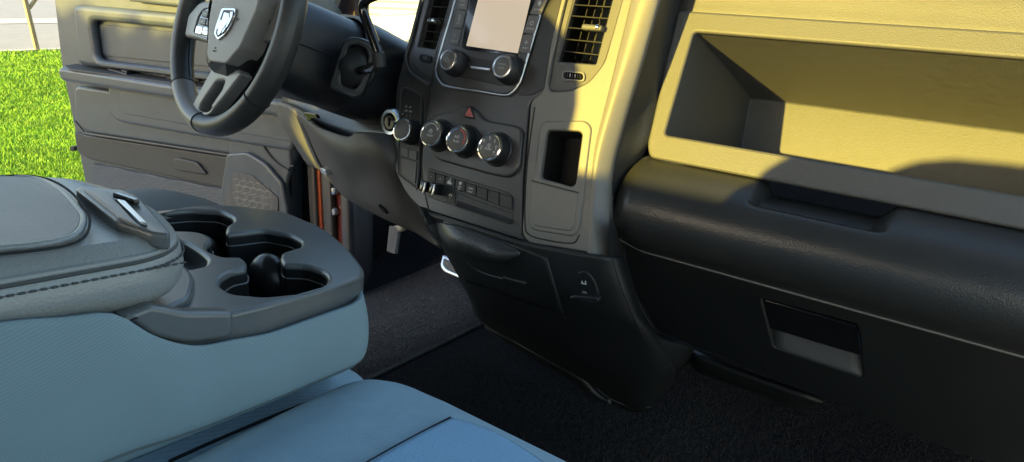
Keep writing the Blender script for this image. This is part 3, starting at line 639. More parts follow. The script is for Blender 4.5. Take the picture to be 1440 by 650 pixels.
def vent(name, frame, open_, slats, m_frame, n_back, tab, wheel, wheel_m):
    v = plate(name, [rnd(frame, 10), rnd(open_, 3)], ST, -.010, -.001, m_frame, stack, .0015, r=0)
    plate('vent_cavity', [(p[0], p[1]) for p in open_], ST, -.06, -.055, hole, v, .001, r=0)
    # side walls of the cavity
    q = [ST.at(p[0], p[1], -.004) for p in open_]; q2 = [p - ST.N*.055 for p in q]
    bm = bmesh.new(); a = [bm.verts.new(p) for p in q]; b = [bm.verts.new(p) for p in q2]
    for i in range(len(a)): bm.faces.new((a[i-1], a[i], b[i], b[i-1]))
    link('vent_wall', bm_mesh(bm), ventm, v, smooth=0)
    for (xa, ya, xb, yb) in slats:
        A, B = ST.at(xa, ya, -.004), ST.at(xb, yb, -.004)
        d = (B-A); w_ = d.length; q = Matrix.Rotation(R(-4), 3, 'X')
        link('slat', rbox_mesh((A+B)/2 - ST.N*.010 + Vector((0,0,.001)), (w_, .020, .0020), .0008, 2, q), ventm, v)
    for k in range(n_back):
        t = (k+.5)/n_back
        a_ = Vector(open_[0][:2]).lerp(Vector(open_[3][:2]), t); b_ = Vector(open_[1][:2]).lerp(Vector(open_[2][:2]), t)
        link('vane', rbox_mesh((ST.at(*a_, -.038)+ST.at(*b_, -.038))/2, (.0018,.018,(ST.at(*a_)-ST.at(*b_)).length), .0004, 1, Matrix.Rotation(R(-20),3,'X')), ventm, v)
    x, y, wd = tab
    T = ST.at(x, y, .004)
    t_ = link('vent_tab', rbox_mesh(T, (wd,.016,.0085), .003, 3, Matrix.Rotation(R(-14),3,'X')), m_frame if wheel_m else satin, v)
    lathe('tab_dot', T+ST.N*.008+Vector((wd*.30,0,0)), ST.N, [(.0030,0),(.0030,.0016),(.0018,.0024)], chrome, t_, 14)
    x, y, a_, b_ = wheel
    wp = plate('vent_wheel', [(x-a_,y-b_),(x+a_,y-b_+2.5),(x+a_,y+b_),(x-a_,y+b_-2.5)], ST, -.004, .0012, gloss, v, .001, r=6)
    plate('wheel_rim', [[(x-a_-1.2,y-b_-1.2),(x+a_+1.2,y-b_+1.3),(x+a_+1.2,y+b_+1.2),(x-a_-1.2,y+b_-1.3)],[(x-a_+1,y-b_+1),(x+a_-1,y-b_+3.5),(x+a_-1,y+b_-1),(x-a_+1,y+b_-3.5)]], ST, -.002, .002, silverp if wheel_m else gloss, wp, .0005, r=6)
    c0 = ST.at(x, y, 0)
    for k in range(7):
        link('wheel_rib', rbox_mesh(c0+Vector(((k-3)*a_*.00029*1.0,0,0))*1.0+ST.N*.0016, (.0007,.0012,.006), .0003, 1), chrome if k in (2,4) else satin, wp)
    return v
rv = vent('passenger_air_vent', [(813,-60),(791.5,20),(772.5,112),(772,128),(800,129),(829,116),(850,89),(862,50),(876,0),(894,-60)],
     [(822,-58),(804,2),(782,87),(845,93),(868,0),(884,-58)][:0] or [(821,-57),(783,87),(838,91),(876,-57)],
     [(818,-32,877,-30),(812,-14,873,-11),(806.5,6,872,8),(802,22,868,24),(796,38,862,41.5),(792,55,857,57.5),(787,71.5,851,75)], dashp, 5, (835,40,.034), (806,107,15,7), True)
lv = vent('driver_air_vent', [(612,-60),(596,0),(577,84),(590,104),(606,112),(612,80),(634,0),(652,-60)],
     [(618,-58),(587,66),(613,70),(648,-58)],
     [(611,-30,640,-28),(607,-12,636,-9),(604,8,631,9),(599,25,627,25),(594,42,622,45),(591,56,618,58)], satin, 3, (610,31,.020), (598,82,7,6), False)
tube('vent_trim', crom([ST.at(*p, .001) for p in [(600,-40),(592,0),(578,55),(571,80),(576,100),(590,112),(605,120)]], 6), .0028, satin, stack)
# centre panel carrying radio and dials
cp = [(652,-60),(638,0),(606,120),(593,222),(596,262),(603,297,3),(742,341,3),(733,330),(735,250),(744,145),(770,128),(782,60),(812,-64)]
link('centre_panel', plate_mesh([rnd(cp, 8)], ST, -.004, .0030, .0025), satin, stack)
tube('panel_seam', crom([ST.at(*p, .0028) for p in [(652,-60),(638,0),(606,120),(593,222),(596,262),(603,297)]], 8), .0009, hole, stack)
plate('gloss_side', [(786,-60),(768,0),(744,88),(733,118),(726,134),(746,134),(764,126),(775,60),(804,-60)], ST, .0025, .0042, black, stack, .001, r=5)
# radio
radio = plate('radio', [(654,-60),(641,0),(617,84),(615,104),(628,121),(710,133),(724,126),(734,104),(765,0),(782,-60)], ST, .002, .0075, satin, stack, .002, r=10)
tube('radio_trim', crom([ST.at(*p, .0072) for p in [(653,-60),(640,0),(616,84),(613,102),(618,114),(629,121.5),(670,128),(709,134),(721,129.5),(729,119),(735,104),(766,0),(783,-60)]], 6), .0017, alu, radio)
plate('screen_frame', [(676,-60),(660,0),(648,66),(656,70),(728,80),(733,72),(751,0),(768,-60)], ST, .0072, .0088, gloss, radio, .0008, r=4)
plate('screen', [(689,-60),(672,0),(655.5,64.5),(728,75),(746,0),(762,-60)], ST, .0087, .0094, screenm, radio, .0003, r=1)
LB = [((652,-31),(664,-29),(660,-11),(648,-13)), ((647.5,-12),(660,-10),(655.5,14.5),(643.5,13)), ((643,15),(655,16.5),(649,40),(637,38.5)), ((636.5,41),(648.5,42.5),(643.5,64.5),(632,62))]
RB = [((768,-34),(780,-32),(772,-6),(759,-8)), ((757,-6),(771,-4),(760,21),(745,19)), ((744,21.5),(759,23),(750.5,47.5),(736,46)), ((735.5,48.5),(750,50),(744,75),(729.5,73))]
def cuv(pts, w=0): 
    u = [ST.uv(ST.at(*p, w)) for p in pts]; return (sum(a[0] for a in u)/4, sum(a[1] for a in u)/4)
names = {('R',1):('COMPASS','d'), ('R',2):('SETTINGS','g'), ('R',3):('MORE','+'), ('L',1):('RADIO','a'), ('L',2):('MEDIA','m'), ('L',3):('CLIMATE','L')}
for side_, BB in (('L', LB), ('R', RB)):
    for k, b in enumerate(BB):
        f = plate('radio_button', list(b), ST, .006, .0092, button, radio, .0006, r=1)
        if (side_, k) in names:
            t, ic = names[(side_, k)]; u, v = cuv(b, .0092); ms = [text_mesh(t, ST, (u, v-.007), .0042, .0093, sx=.8)]
            cu = (u, v+.002)
            if ic == '+': ms += [pq(ST, [(u-.0035,v+.0014),(u+.0035,v+.0014),(u+.0035,v+.0026),(u-.0035,v+.0026)], .0093), pq(ST, [(u-.0006,v-.0015),(u+.0006,v-.0015),(u+.0006,v+.0055),(u-.0006,v+.0055)], .0094)]
            elif ic == 'g': ms += [pq(ST, arc_uv(cu, .0028, 0, 350, .0012), .0093)]
            elif ic == 'd': ms += [pq(ST, [(u,v-.002),(u+.004,v+.003),(u,v+.008),(u-.004,v+.003)], .0093)]; 
            elif ic == 'a': ms += [pq(ST, [(u-.003,v-.002),(u,v+.006),(u+.003,v-.002),(u+.0018,v-.002),(u,v+.003),(u-.0018,v-.002)], .0093)]
            elif ic == 'm': ms += [pq(ST, arc_uv((u,v+.004), .0024, 0, 350, .0012), .0093), pq(ST, arc_uv((u,v-.001), .0018, 90, 380, .0010), .0093)]
            else: ms += [pq(ST, [(u-.002,v-.001),(u-.001,v-.001),(u-.001,v+.005),(u-.002,v+.005)], .0093)]
            mark('symbol', ms, inkdim, f)
plate('knob_recess', [(620,74),(650,76),(672,82),(700,86),(726,84),(724,108),(712,122),(690,118),(668,112),(640,108),(622,98)], ST, .0072, .0086, black, radio, .0012, r=10)
plate('disc_bar', [(661,92.5),(689,96),(688,99.5),(661,96)], ST, .008, .0110, alu, radio, .0008, r=1)
def knob(name, facepx, r_, h_, parent, off=.006, facem=button, grip=rubber, ring=chrome, rr=.86):
    """knob positioned by where its face shows; it really stands h_ proud of the panel"""
    fc = ST.at(*facepx, off+h_); base = fc - ST.N*h_
    q_ = rr/.86
    k = lathe(name, base, ST.N, [(r_*1.0,-.002),(r_*1.0,.002),(r_*.98,h_*.45),(r_*.95*(.5+.5*q_),h_*.74),(r_*.93*q_,h_*.86)], grip, parent, 48)
    lathe('knob_ring', base, ST.N, [(r_*.94*q_,h_*.82),(r_*.95*q_,h_*.90),(r_*.93*q_,h_*.98),(r_*.84*q_,h_*1.0),(r_*rr*.92,h_*.97)], ring, k, 48)
    lathe('knob_face', base, ST.N, [(r_*rr*.94,h_*.80),(r_*rr*.94,h_*.96),(r_*rr*.80,h_*1.0),(r_*.05,h_*1.01)], facem, k, 48)
    return k, ST.uv(fc), off+h_*1.012
k1, u1, w1 = knob('radio_knob', (629,84), .0215, .026, radio, .008, ring=alu, rr=.70)
mark('symbol', [pq(ST, arc_uv(u1, .004, -230, 50, .0008), w1), pq(ST, [(u1[0]-.0005,u1[1]),(u1[0]+.0005,u1[1]),(u1[0]+.0005,u1[1]+.005),(u1[0]-.0005,u1[1]+.005)], w1)], inkdim, k1)
k2, u2, w2 = knob('radio_knob', (705.5,93), .0232, .026, radio, .008, ring=alu, rr=.70)
mark('lettering', [text_mesh('BROWSE', ST, (u2[0], u2[1]+.0028), .0036, w2), text_mesh('ENTER', ST, (u2[0], u2[1]-.0028), .0036, w2)], inkdim, k2)
# raised panel round the dials
plate('dial_surround', [(612,158,14),(640,158),(650,148),(668,152),(680,168),(735,178,14),(730,236,16),(716,250,12),(690,246),(640,232),(612,224,14),(604,206,14),(605,180)], ST, .002, .0095, satin, stack, .0065, r=9)
hz = plate('hazard_button', [(651,164.5),(668,168),(661,147)], ST, .004, .0112, black, stack, .001, r=3)
plate('warning_triangle', [[(653.5,162.6),(665,164.8),(660.3,151)],[(656.2,160.8),(662.6,162),(659.9,155)]], ST, .0110, .0117, redlens, hz, .0001, r=0)
plate('warning_triangle', [(657,160.2),(661.8,161),(659.8,156)], ST, .0110, .0115, redlens, hz, .0001, r=0)
dials = []
for px, py, lab in ((605.5,186.5,'left dial for fan speed'), (642.5,195,'middle dial with red and blue temperature scale'), (687.5,206,'right dial for air direction')):
    lathe('dial_collar', ST.at(px,py,.0345)-ST.N*.0260, ST.N, [(.0270,-.001),(.0270,.003),(.0255,.005),(.0235,.0045)], black, stack, 48)
    k, u, w = knob('climate_dial', (px, py), .0238, .027, stack, .0075); k['label'] = lab; dials.append((k, u, w))
(k, u, w) = dials[0]
mark('scale', [pq(ST, arc_uv(u, .0150, 20, 160, .0012), w), pq(ST, arc_uv((u[0]+.0130,u[1]+.008), .0014, 0, 359, .0012), w)], ink, k)
mark('symbol', [pq(ST, arc_uv((u[0]-.0022,u[1]+.0015), .0018, 0, 300, .0009), w), pq(ST, arc_uv((u[0]+.0022,u[1]+.0015), .0018, 0, 300, .0009), w), pq(ST, arc_uv((u[0],u[1]+.0040), .0016, 0, 300, .0009), w), text_mesh('PUSH', ST, (u[0], u[1]-.0050), .0052, w)], ink, k)
(k, u, w) = dials[1]
mark('hot_scale', [pq(ST, arc_uv(u, .0155, -25, 80, .0018), w)], red, k); mark('cold_scale', [pq(ST, arc_uv(u, .0155, 100, 200, .0016), w)], blue, k)
mark('lettering', [text_mesh('A/C', ST, (u[0], u[1]+.0025), .0068, w), text_mesh('PUSH', ST, (u[0], u[1]-.0045), .0052, w)], ink, k)
(k, u, w) = dials[2]
ms = [text_mesh('PUSH', ST, (u[0], u[1]-.0040), .0050, w), pq(ST, arc_uv((u[0],u[1]+.0015), .0022, 0, 350, .0009), w)]
for a_ in (190, 145, 95, 50, 5, -30):
    cx, cy = u[0]+.0140*math.cos(R(a_)), u[1]+.0140*math.sin(R(a_)); ms += [pq(ST, arc_uv((cx,cy), .0013, a_, a_+280, .0009), w), pq(ST, arc_uv((cx,cy-.0024), .0010, 200, 340, .0008), w)]
mark('symbol', ms, ink, k)
# headlight switch panel on the driver's side
lp = plate('light_switch_panel', [[(567,122,5),(592,132,5),(594,150),(589,258,6),(584,265,6),(561,248,6),(558,238),(562,140)]], ST, -.003, .0015, black, stack, .0015, r=5)
tube('panel_edge', crom([ST.at(*p, .0016) for p in [(568,124),(590,133),(592,148),(587,256),(583,262),(562,246),(560,236),(563,142)]], 5, True), .0014, satin, lp, closed=True)
k, u, w = knob('headlight_dial', (565,182), .0212, .026, lp, .002)
ms = []
for (px, py, t) in ((571,150,'=D'),(577,151,'D='),(571,156,'OFF'),(577,157,'ON'),(566,160,'o'),(572,163,'|'),(577,163,'|')):
    ms.append(text_mesh(t, ST, ST.uv(ST.at(px, py, .0018)), .0046, .0018, sx=.9))
mark('lettering', ms, ink, lp)
for b in ([(564,207),(573.5,209.5),(573,222),(564,219)], [(574.5,210),(586,213),(585,225.5),(574,222.5)]):
    plate('light_button', b, ST, .001, .0045, button, lp, .0007, r=1)
plate('blank_plate', [(564,222),(585.5,228,2),(583.5,258),(565,244)], ST, .001, .0035, button, lp, .0007, r=2)
# switch bank
sb = plate('switch_bank', [(600,238.5,3),(604,236.5),(716,271,3),(721.5,277,4),(720.5,313,3),(716,316,3),(640,291),(601,277)], ST, .001, .0042, black, stack, .001, r=3)
tx = [601,612.5,626,640,654.5,670,686,702,720.5]; ty = [240.0,243,247.2,251.8,256.2,261,266,271,277]
bx = [600.5,611.5,625,639,653.5,669,685,701.5,719.5]; by = [253.5,257.5,261.8,266.5,271.8,277.5,283.5,290,296.5]
marks = {0:'-', 1:'+', 2:'tow', 3:'esc', 4:'park'}
for i in range(8):
    q = [(tx[i]+.6,ty[i]+.3),(tx[i+1]-.5,ty[i+1]-.1),(bx[i+1]-.5,by[i+1]-.9),(bx[i]+.6,by[i]-.6)]
    f = plate('switch', q, ST, .003, .0066, lower, sb, .0012, r=(1.5 if i in (0,7) else .8))
    u, v = cuv(q, .0066); w = .0067
    if i in marks:
        mm = marks[i]
        if mm in '-+': ms = [text_mesh(mm, ST, (u, v), .008, w)]
        elif mm == 'tow': ms = [pq(ST, [(u-.005,v-.003),(u+.005,v-.003),(u+.005,v),(u+.002,v),(u+.001,v+.003),(u-.003,v+.003),(u-.004,v),(u-.005,v)], w), pq(ST, arc_uv((u,v+.006), .001, 0, 359, .001), w)]
        elif mm == 'esc': ms = [pq(ST, arc_uv((u,v+.004), .0016, 0, 350, .0022), w), text_mesh('OFF', ST, (u, v-.002), .004, w), pq(ST, arc_uv((u,v-.006), .0012, 0, 270, .0010), w)]
        else: ms = [text_mesh('PARK', ST, (u, v+.001), .0042, w), text_mesh('SENSE', ST, (u, v-.004), .0038, w)]
        mark('symbol', ms, ink, f)
f = plate('switch', [(627,266.5),(640.5,270),(639,287.5),(625.5,283.5)], ST, .002, .0058, lower, sb, .001, r=1)
u, v = cuv([(627,266.5),(640.5,270),(639,287.5),(625.5,283.5)], .0058); mark('symbol', [pq(ST, arc_uv((u,v+.001), .0028, 0, 180, .0018), .0059), pq(ST, [(u-.0004,v-.004),(u+.0004,v-.004),(u+.0004,v),(u-.0004,v)], .0059)], ink, f)
q = [ST.at(*p, .0045) for p in [(641,270.5),(718.5,299.5)]]; q3 = [ST.at(*p, .0110) for p in [(640,289.5),(717.5,314)]]
qm = [a_.lerp(b_, .35)-ST.N*.0035 for a_, b_ in zip(q, q3)]; qn = [a_.lerp(b_, .75)-ST.N*.0035 for a_, b_ in zip(q, q3)]
link('switch_blank', grid_mesh([q, qm, qn, q3], 6, 5), satin, sb, smooth=80)
for px, py in ((598,263),(611,266)):
    c = ST.at(px+3, py, .014)
    lv_ = link('brake_lever', rbox_mesh(c, (.0105,.026,.0175), .002, 2, Matrix.Rotation(R(-20),3,'X')), gloss, sb)
    link('lever_edge', rbox_mesh(ST.at(px-1, py+1, .029), (.0030,.0030,.0185), .0010, 2, Matrix.Rotation(R(-20),3,'X')), alu, lv_)
# small open pocket with blank cover on the passenger side
fr = [(765,170),(823,169),(832,179),(814,322),(806,333),(750,324),(743,316),(759,178)]
op = [(771.5,183),(814,184.5),(818.5,189),(809,259),(803.5,262.5),(762,251),(759.5,247),(767.5,187)]
pk = link('phone_pocket', plate_mesh([rnd(fr, 7), rnd(op, 4)], ST, -.004, .0062, .0028), silverp, stack)
q = [ST.at(*p, .003) for p in op]; q2 = [p - ST.N*.06 for p in q]
bm = bmesh.new(); a_ = [bm.verts.new(p) for p in q]; b_ = [bm.verts.new(p) for p in q2]
for i in range(len(a_)): bm.faces.new((a_[i-1], a_[i], b_[i], b_[i-1]))
bm.faces.new(b_); link('pocket_lining', bm_mesh(bm), hole, pk, smooth=0)
plate('pocket_cover', [(748,256,2),(812,273,2),(806.5,320),(802,325.5),(753,318),(748,312)], ST, .004, .0075, silverp, pk, .0015, r=6)
tube('cover_seam', [ST.at(747,254,.0066), ST.at(813.5,271,.0066)], .0008, hole, pk)
tube('frame_groove', crom([ST.at(*p, .0036) for p in [(752,151),(745,200),(740,250),(738,312),(744,330),(770,338),(805,342),(815,330)]], 6), .0011, hole, stack)
# ------------------------------------------------ lower part of the stack
LR = [
 [(592,290,-.010),(602,297,-.040),(640,309,-.052),(690,325,-.056),(742,341,-.056),(800,352,-.052),(858,361,-.036),(872,364,.01)],
 [(600,306,-.005),(612,322,-.034),(648,338,-.050),(695,356,-.054),(745,371,-.054),(800,386,-.050),(868,400,-.028),(884,402,.01)],
 [(618,332,.005),(634,357,-.022),(662,374,-.038),(705,392,-.044),(748,407,-.044),(800,420,-.040),(880,438,-.012),(896,440,.03)],
 [(638,368,.02),(655,394,-.004),(680,406,-.020),(716,422,-.026),(752,434,-.026),(800,448,-.018),(892,462,.01),(915,466,.05)],
 [(655,395,.05),(669,425,.03),(694,440,.02),(728,456,.014),(765,472,.012),(812,488,.02),(905,496,.05),(935,498,.09)],
 [(664,420,.11),(678,445,.09),(706,460,.08),(745,482,.07),(785,503,.065),(835,524,.07),(905,535,.09),(948,522,.13)],
 [(670,440,.20),(686,456,.165),(712,474,.15),(752,499,.135),(795,524,.13),(850,553,.13),(898,575,.145),(937,545,.19)]]
rows = [[atY(*p) for p in r] for r in LR]
low = link('lower_stack', grid_mesh(rows, 8, 8), lower, stack, smooth=75, mods=[SOL(.006)])
tube('edge_seam', crom([atY(p[0], p[1]+1.5, p[2]-.003) for p in LR[0][1:7]], 8), .0016, black, stack)
# drawer front (follows the curve of the lower stack)
def on_low(px, py, push=.0):
    return hit(low, px, py, push) or atY(px, py, -.03)
def sheet(name, top, bot, m, parent, push, nv=6, bulge=0, th=.003):
    rows = []
    for k in range(nv+1):
        t = k/nv
        rows.append([on_low(a[0]+(b[0]-a[0])*t, a[1]+(b[1]-a[1])*t, push+bulge*math.sin(math.pi*t)*(1 if 0 < i < len(top)-1 else 0)) for i, (a, b) in enumerate(zip(top, bot))])
    return link(name, grid_mesh(rows, 5, 2), m, parent, smooth=70, mods=[SOL(th)])
dw = sheet('drawer_front', [(602,301),(640,312),(690,330),(735,346),(773,361)], [(658,392),(676,398),(716,412),(760,427),(795,438)], lower, stack, .004, 8)
tube('drawer_seam', crom([on_low(*p, .0045) for p in [(602,300),(650,314),(700,332),(745,349),(773,360),(784,395),(796,438),(790,441),(750,428),(700,411),(662,396)]], 5), .0011, satin, dw)
sheet('handle_bulge', [(619,311),(650,317),(690,332),(720,345),(736,354)], [(628,338),(652,354),(680,362),(708,364),(733,356)], handlem, dw, .006, 8, .014)
tube('pull_groove', crom([on_low(*p, .007) for p in [(661,366),(672,375),(690,383),(712,389)]], 6), .0016, satin, dw)
link('pull_lip', tube_mesh(crom([on_low(*p, .004) for p in [(712,388),(728,393),(745,397)]], 8), .0052, radii=None), lower, dw, smooth=70)
tube('rib', crom([on_low(*p, .005) for p in [(634,362),(660,384),(700,404),(745,420),(792,434)]], 6), .0012, lower, dw)
tube('lower_seam', crom([on_low(*p, .001) for p in [(658,398),(700,425),(745,447),(790,462),(820,470)]], 6), .0009, satin, stack)
sl_ = plate('side_slot', [(588,289),(594,296),(602,318),(596,312)], PL(atY(596,303,-.05), (-.6,-1,0)), -.01, .002, hole, stack, .001, r=2)
tube('slot_lip', crom([atY(*p) for p in [(590,293,-.056),(594,302,-.056),(600,318,-.05),(607,330,-.045),(619,342,-.04)]], 5), .0022, satin, sl_)
# power outlet
UP = PL(on_low(822,404,.002), (.05,-1,-.20))
po = plate('power_outlet', [(806,392,8),(815,383,8),(830,388,9),(839,404,8),(842,424,3),(804,419,3)], UP, -.004, .004, hole, stack, .002, r=8)
plate('outlet_lip', [(799,419),(808,416),(840,419.5),(842,424),(838,427),(826,425.5)], UP, .002, .012, pad, po, .002, r=2)
tube('outlet_rim', crom([UP.at(*p, .004) for p in [(805,396),(812,385),(824,383),(835,394),(840,410)]], 6), .0009, satin, po)
plate('plug_symbol', [[(812,394.5),(813.5,394),(815.5,397.5),(824.5,399),(824.5,400.6),(814.5,399)]], UP, .004, .0045, ink, po, .0001, r=0)
for x in (817.5, 822.5): plate('plug_symbol', [(x,395.2),(x+1.6,395.5),(x+1.6,398),(x,397.6)], UP, .004, .0045, ink, po, .0001, r=0)
mark('lettering', [text_mesh('USB', UP, UP.uv(UP.at(821,411,.004)), .006, .0042)], inkdim, po)
# wing that runs down beside the glove box
WL = [(857,300,-.045),(858,360,-.040),(870,410,-.024),(888,450,.004),(902,485,.045),(905,520,.09),(898,545,.13)]
WR = [(875,338,-.070),(884,378,-.062),(897,418,-.052),(925,466,-.030),(968,487,.020),(972,505,.07),(940,534,.12)]
WR = [(a, b, yy(c)) for a, b, c in WR]
Wm = [((a[0]+b[0])/2, (a[1]+b[1])/2, (a[2]+b[2])/2-.012) for a, b in zip(WL, WR)]
Wa = [(b[0]-3, b[1], b[2]-.006) for b in WR]; 
link('side_wing', grid_mesh([[atY(*p) for p in r] for r in (WL, Wm, Wa, WR, [(p[0]+3,p[1],p[2]+.04) for p in WR])], 8, 5), pad, stack, smooth=75)
tube('wing_seam', crom([atY(*p) for p in [(861,364,-.046),(872,400,-.040),(889,442,-.016),(903,472,.006),(910,480,.018)]], 6), .0010, hole, stack)
# tray at the foot of the stack
link('foot_tray', grid_mesh([[atY(p[0], p[1], p[2]) for p in r] for r in (
  [(689,456,.150),(700,457,.130),(745,483,.100),(790,508,.092),(822,527,.098),(838,545,.108),(858,560,.118)],
  [(690,462,.145),(706,470,.125),(748,493,.112),(792,519,.107),(818,535,.110),(840,551,.115),(862,565,.118)])], 6, 3), lower, stack, smooth=70, mods=[SOL(.012)])
tube('tray_edge', crom([atY(*p) for p in [(686,462,.150),(691,455,.138),(700,456,.126),(745,482,.096),(790,507,.088),(822,526,.094),(838,545,.104),(860,562,.114),(895,574,.135),(915,572,.15)]], 6), .0016, lower, stack)
# top of the dashboard behind the centre stack
tp = [ST.at(606,-58,-.004), ST.at(700,-60,-.004), ST.at(800,-62,-.004), ST.at(906,-64,-.004)]
bk = [p+Vector((.0,.07,.012)) for p in tp]; b2 = [p+Vector((0,.28,.000)) for p in tp]; b3 = [Vector((p.x,.66,1.385)) for p in tp]
link('top_cover', grid_mesh([tp, bk, b2, b3], 4, 5), dashp, dash, smooth=70)
# ================================================================== steering column
WC = CAM + ray(329,30)*(1.15/F)
tk = R(20); WN = Vector((-math.sin(R(7))*math.cos(tk), -math.cos(R(7))*math.cos(tk), math.sin(tk)))
WH = PL(WC, WN)
column = thing('steering_column', 'black steering column shroud with gear lever behind the steering wheel', 'steering column', WC-WN*.2)
def ring(d, w_, up, dn_, k=28, e=3.2, cx=0):
    out = []
    for i in range(k):
        t = 2*math.pi*i/k; c, s = math.cos(t), math.sin(t)
        x = math.copysign(abs(c)**(2/e), c)*w_+cx; y = math.copysign(abs(s)**(2/e), s)*(up if s > 0 else dn_)
        out.append(WH.xyz(x, y, -d))
    return out + [out[0]]
link('shroud', grid_mesh([ring(d, a, b, c_) for d, a, b, c_ in ((.045,.05,.06,.06),(.06,.070,.072,.082),(.12,.078,.074,.094),(.20,.082,.074,.094))], 1, 5, True), shroud, column, smooth=60)
link('column_base', grid_mesh([ring(d, a, b, c_) for d, a, b, c_ in ((.195,.090,.078,.086),(.205,.094,.084,.094),(.30,.104,.076,.098),(.42,.118,.060,.098))], 1, 5, True), shroud, column, smooth=60)
tube('shroud_seam', [WH.xyz(.0815,-.008,-.07), WH.xyz(.0845,-.008,-.198)], .001, hole, column)
tube('shroud_seam', [WH.xyz(.0955,-.012,-.21), WH.xyz(.108,-.012,-.34)], .001, hole, column)
BP = PL(atY(495,95,-.045), (.60,-.80,.12), (.8,.6,0))
bt = plate('lever_boot_plate', [[(486,54),(500,51),(524,60),(531,80),(514,122),(509,134),(498,140),(464,124),(463,116),(480,62)],[(490,66),(500,63),(514,68),(518,82),(505,118),(498,126),(479,118),(480,108)]], BP, -.02, .012, shroud, column, .004, r=8)
tube('plate_rim', crom([BP.at(*p, .012) for p in [(489,62),(501,58),(519,66),(524,81),(510,120),(500,131),(474,120),(475,110)]], 6, True), .0016, satin, bt, closed=True)
link('lever_boot', lathe_mesh(BP.at(499,95,-.015), BP.N, [(.040,0),(.036,.008),(.037,.012),(.028,.018),(.029,.022),(.018,.030),(.004,.034)], 32), rubber, column)
lev = [atY(*p) for p in [(505,100,-.05),(526,94,-.065),(533,84,-.07),(531,72,-.07),(521,44,-.07),(512,20,-.07),(511,8,-.07),(516,0,-.07),(528,-6,-.07),(550,-14,-.07)]]
lv = link('gear_lever', tube_mesh(crom(lev, 8), .0078), gloss, column, smooth=60)
lathe('lever_collar', atY(533,84,-.07), (lev[3]-lev[2]), [(.0098,-.012),(.0105,0),(.0098,.010),(.0080,.012)], rubber, column, 24)
stalk = WH.xyz(-.02,.02,-.12)
tube('turn_stalk', [WH.xyz(-.05,.02,-.12), WH.xyz(-.11,.025,-.10), WH.xyz(-.19,.03,-.08)], .007, black, column)

# ================================================================== steering wheel
sw = thing('steering_wheel', 'leather wrapped steering wheel with chrome shield emblem on its hub', 'steering wheel', WC)
RR = .176
def rim_seg(a0, a1, n, scale=1.0, w0=0.0):
    rows = []
    for i in range(n+1):
        a = R(a0+(a1-a0)*i/n); row = []
        for j in range(21):
            b = 2*math.pi*j/20; gx = .0165*scale; gy = .0205*scale
            r_ = RR + gx*math.cos(b); row.append(WH.xyz(r_*math.cos(a), r_*math.sin(a), gy*math.sin(b)+w0))
        rows.append(row)
    return grid_mesh(rows, 1, 1, True)
rimo = link('rim', rim_seg(0, 360, 120), wheelm, sw, smooth=80)
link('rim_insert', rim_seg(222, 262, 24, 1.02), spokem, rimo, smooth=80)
for a_ in (222, 262, 318, 20, 160):
    c = WH.xyz(RR*math.cos(R(a_)), RR*math.sin(R(a_)), 0); pts = []
    for j in range(25):
        b = 2*math.pi*j/24; r_ = RR+.0170*math.cos(b); pts.append(WH.xyz(r_*math.cos(R(a_)), r_*math.sin(R(a_)), .0211*math.sin(b)))
    tube('rim_seam', pts[:-1], .0009, hole, rimo, closed=True)
for a_ in (0,):    # thumb seam along the grip
    tube('stitch_line', [WH.xyz((RR-.0162)*math.cos(R(t)), (RR-.0162)*math.sin(R(t)), -.004) for t in range(-100, 222, 4)], .0009, hole, rimo)
HB = 0.030
ho = [(303,-40),(292,30),(290,82),(293,93),(301,102),(319,107.5),(332,99),(354,66),(374,24),(392,-40)]
cov = link('airbag_cover', plate_mesh([rnd(ho, 6)], WH, -.03, .012, .012), rubber, sw)
hf = [(305,-44),(293,30),(290.5,76),(293,86),(317,89.5),(337,66),(360,14),(376,-44)]
link('cover_side', grid_mesh([[WH.at(*p, .008) for p in ho], [WH.at(*p, HB-.004) for p in ((305,-44),(293,10),(291,60),(291,80),(293,88),(317,90.5),(324,85),(338,66),(361,14),(376,-44))]], 1, 1), wheelm, cov, smooth=0)
face = link('cover_face', plate_mesh([rnd(hf, 4)], WH, -.01, HB, .003), coverm, cov)
# emblem: chrome shield with a ram's head
def wp(p, w_): return WH.uv(WH.at(p[0], p[1], w_))
sh = [(311.5,11),(331.5,11.5,3),(329,24),(321.5,41),(314,50),(305.5,56.5,2),(300.5,48),(302.5,38),(308,22)]
em = plate('emblem', [rnd(sh, 3)], WH, HB-.001, HB+.0035, emblemm, cov, .001, r=0)
inn = [(314,14),(329,14.5),(326.5,24),(319.5,39),(312.5,47.5),(306,53),(303.3,47),(305,39),(310.5,24)]
mark('shield_ground', [plate_mesh([rnd(inn, 2)], WH, HB+.0034, HB+.0038, 0)], inkdark, em)
def W(*pts): return plate_mesh([rnd(list(pts), 1.2)], WH, HB+.0037, HB+.0056, .0003)
mark('ram_head', [W((315,17),(322,19),(322,27),(318,34),(313,41),(309,48),(306,50),(305.5,45),(309,36),(312,27)),
    W((323,17),(327.5,16),(326.5,23),(323,31),(319,38),(316,40),(320,31),(323,24)),
    W((310,27),(312,29),(309,37),(306,42),(305,40),(307,33)),
    W((316,38),(318,37),(315,43.5),(311,47.5),(312,44))], emblemm, em)
mark('lettering', [text_mesh('SRS', WH, wp((334,28), HB+.0003), .007, HB+.0002, rot=0)], inkdark, cov)
mark('lettering', [text_mesh('AIRBAG', WH, wp((302,72), HB), .0040, HB+.0002), text_mesh('SRS', WH, (wp((302,72), HB)[0], wp((302,72), HB)[1]+.005), .0040, HB+.0002)], inkdark, cov)
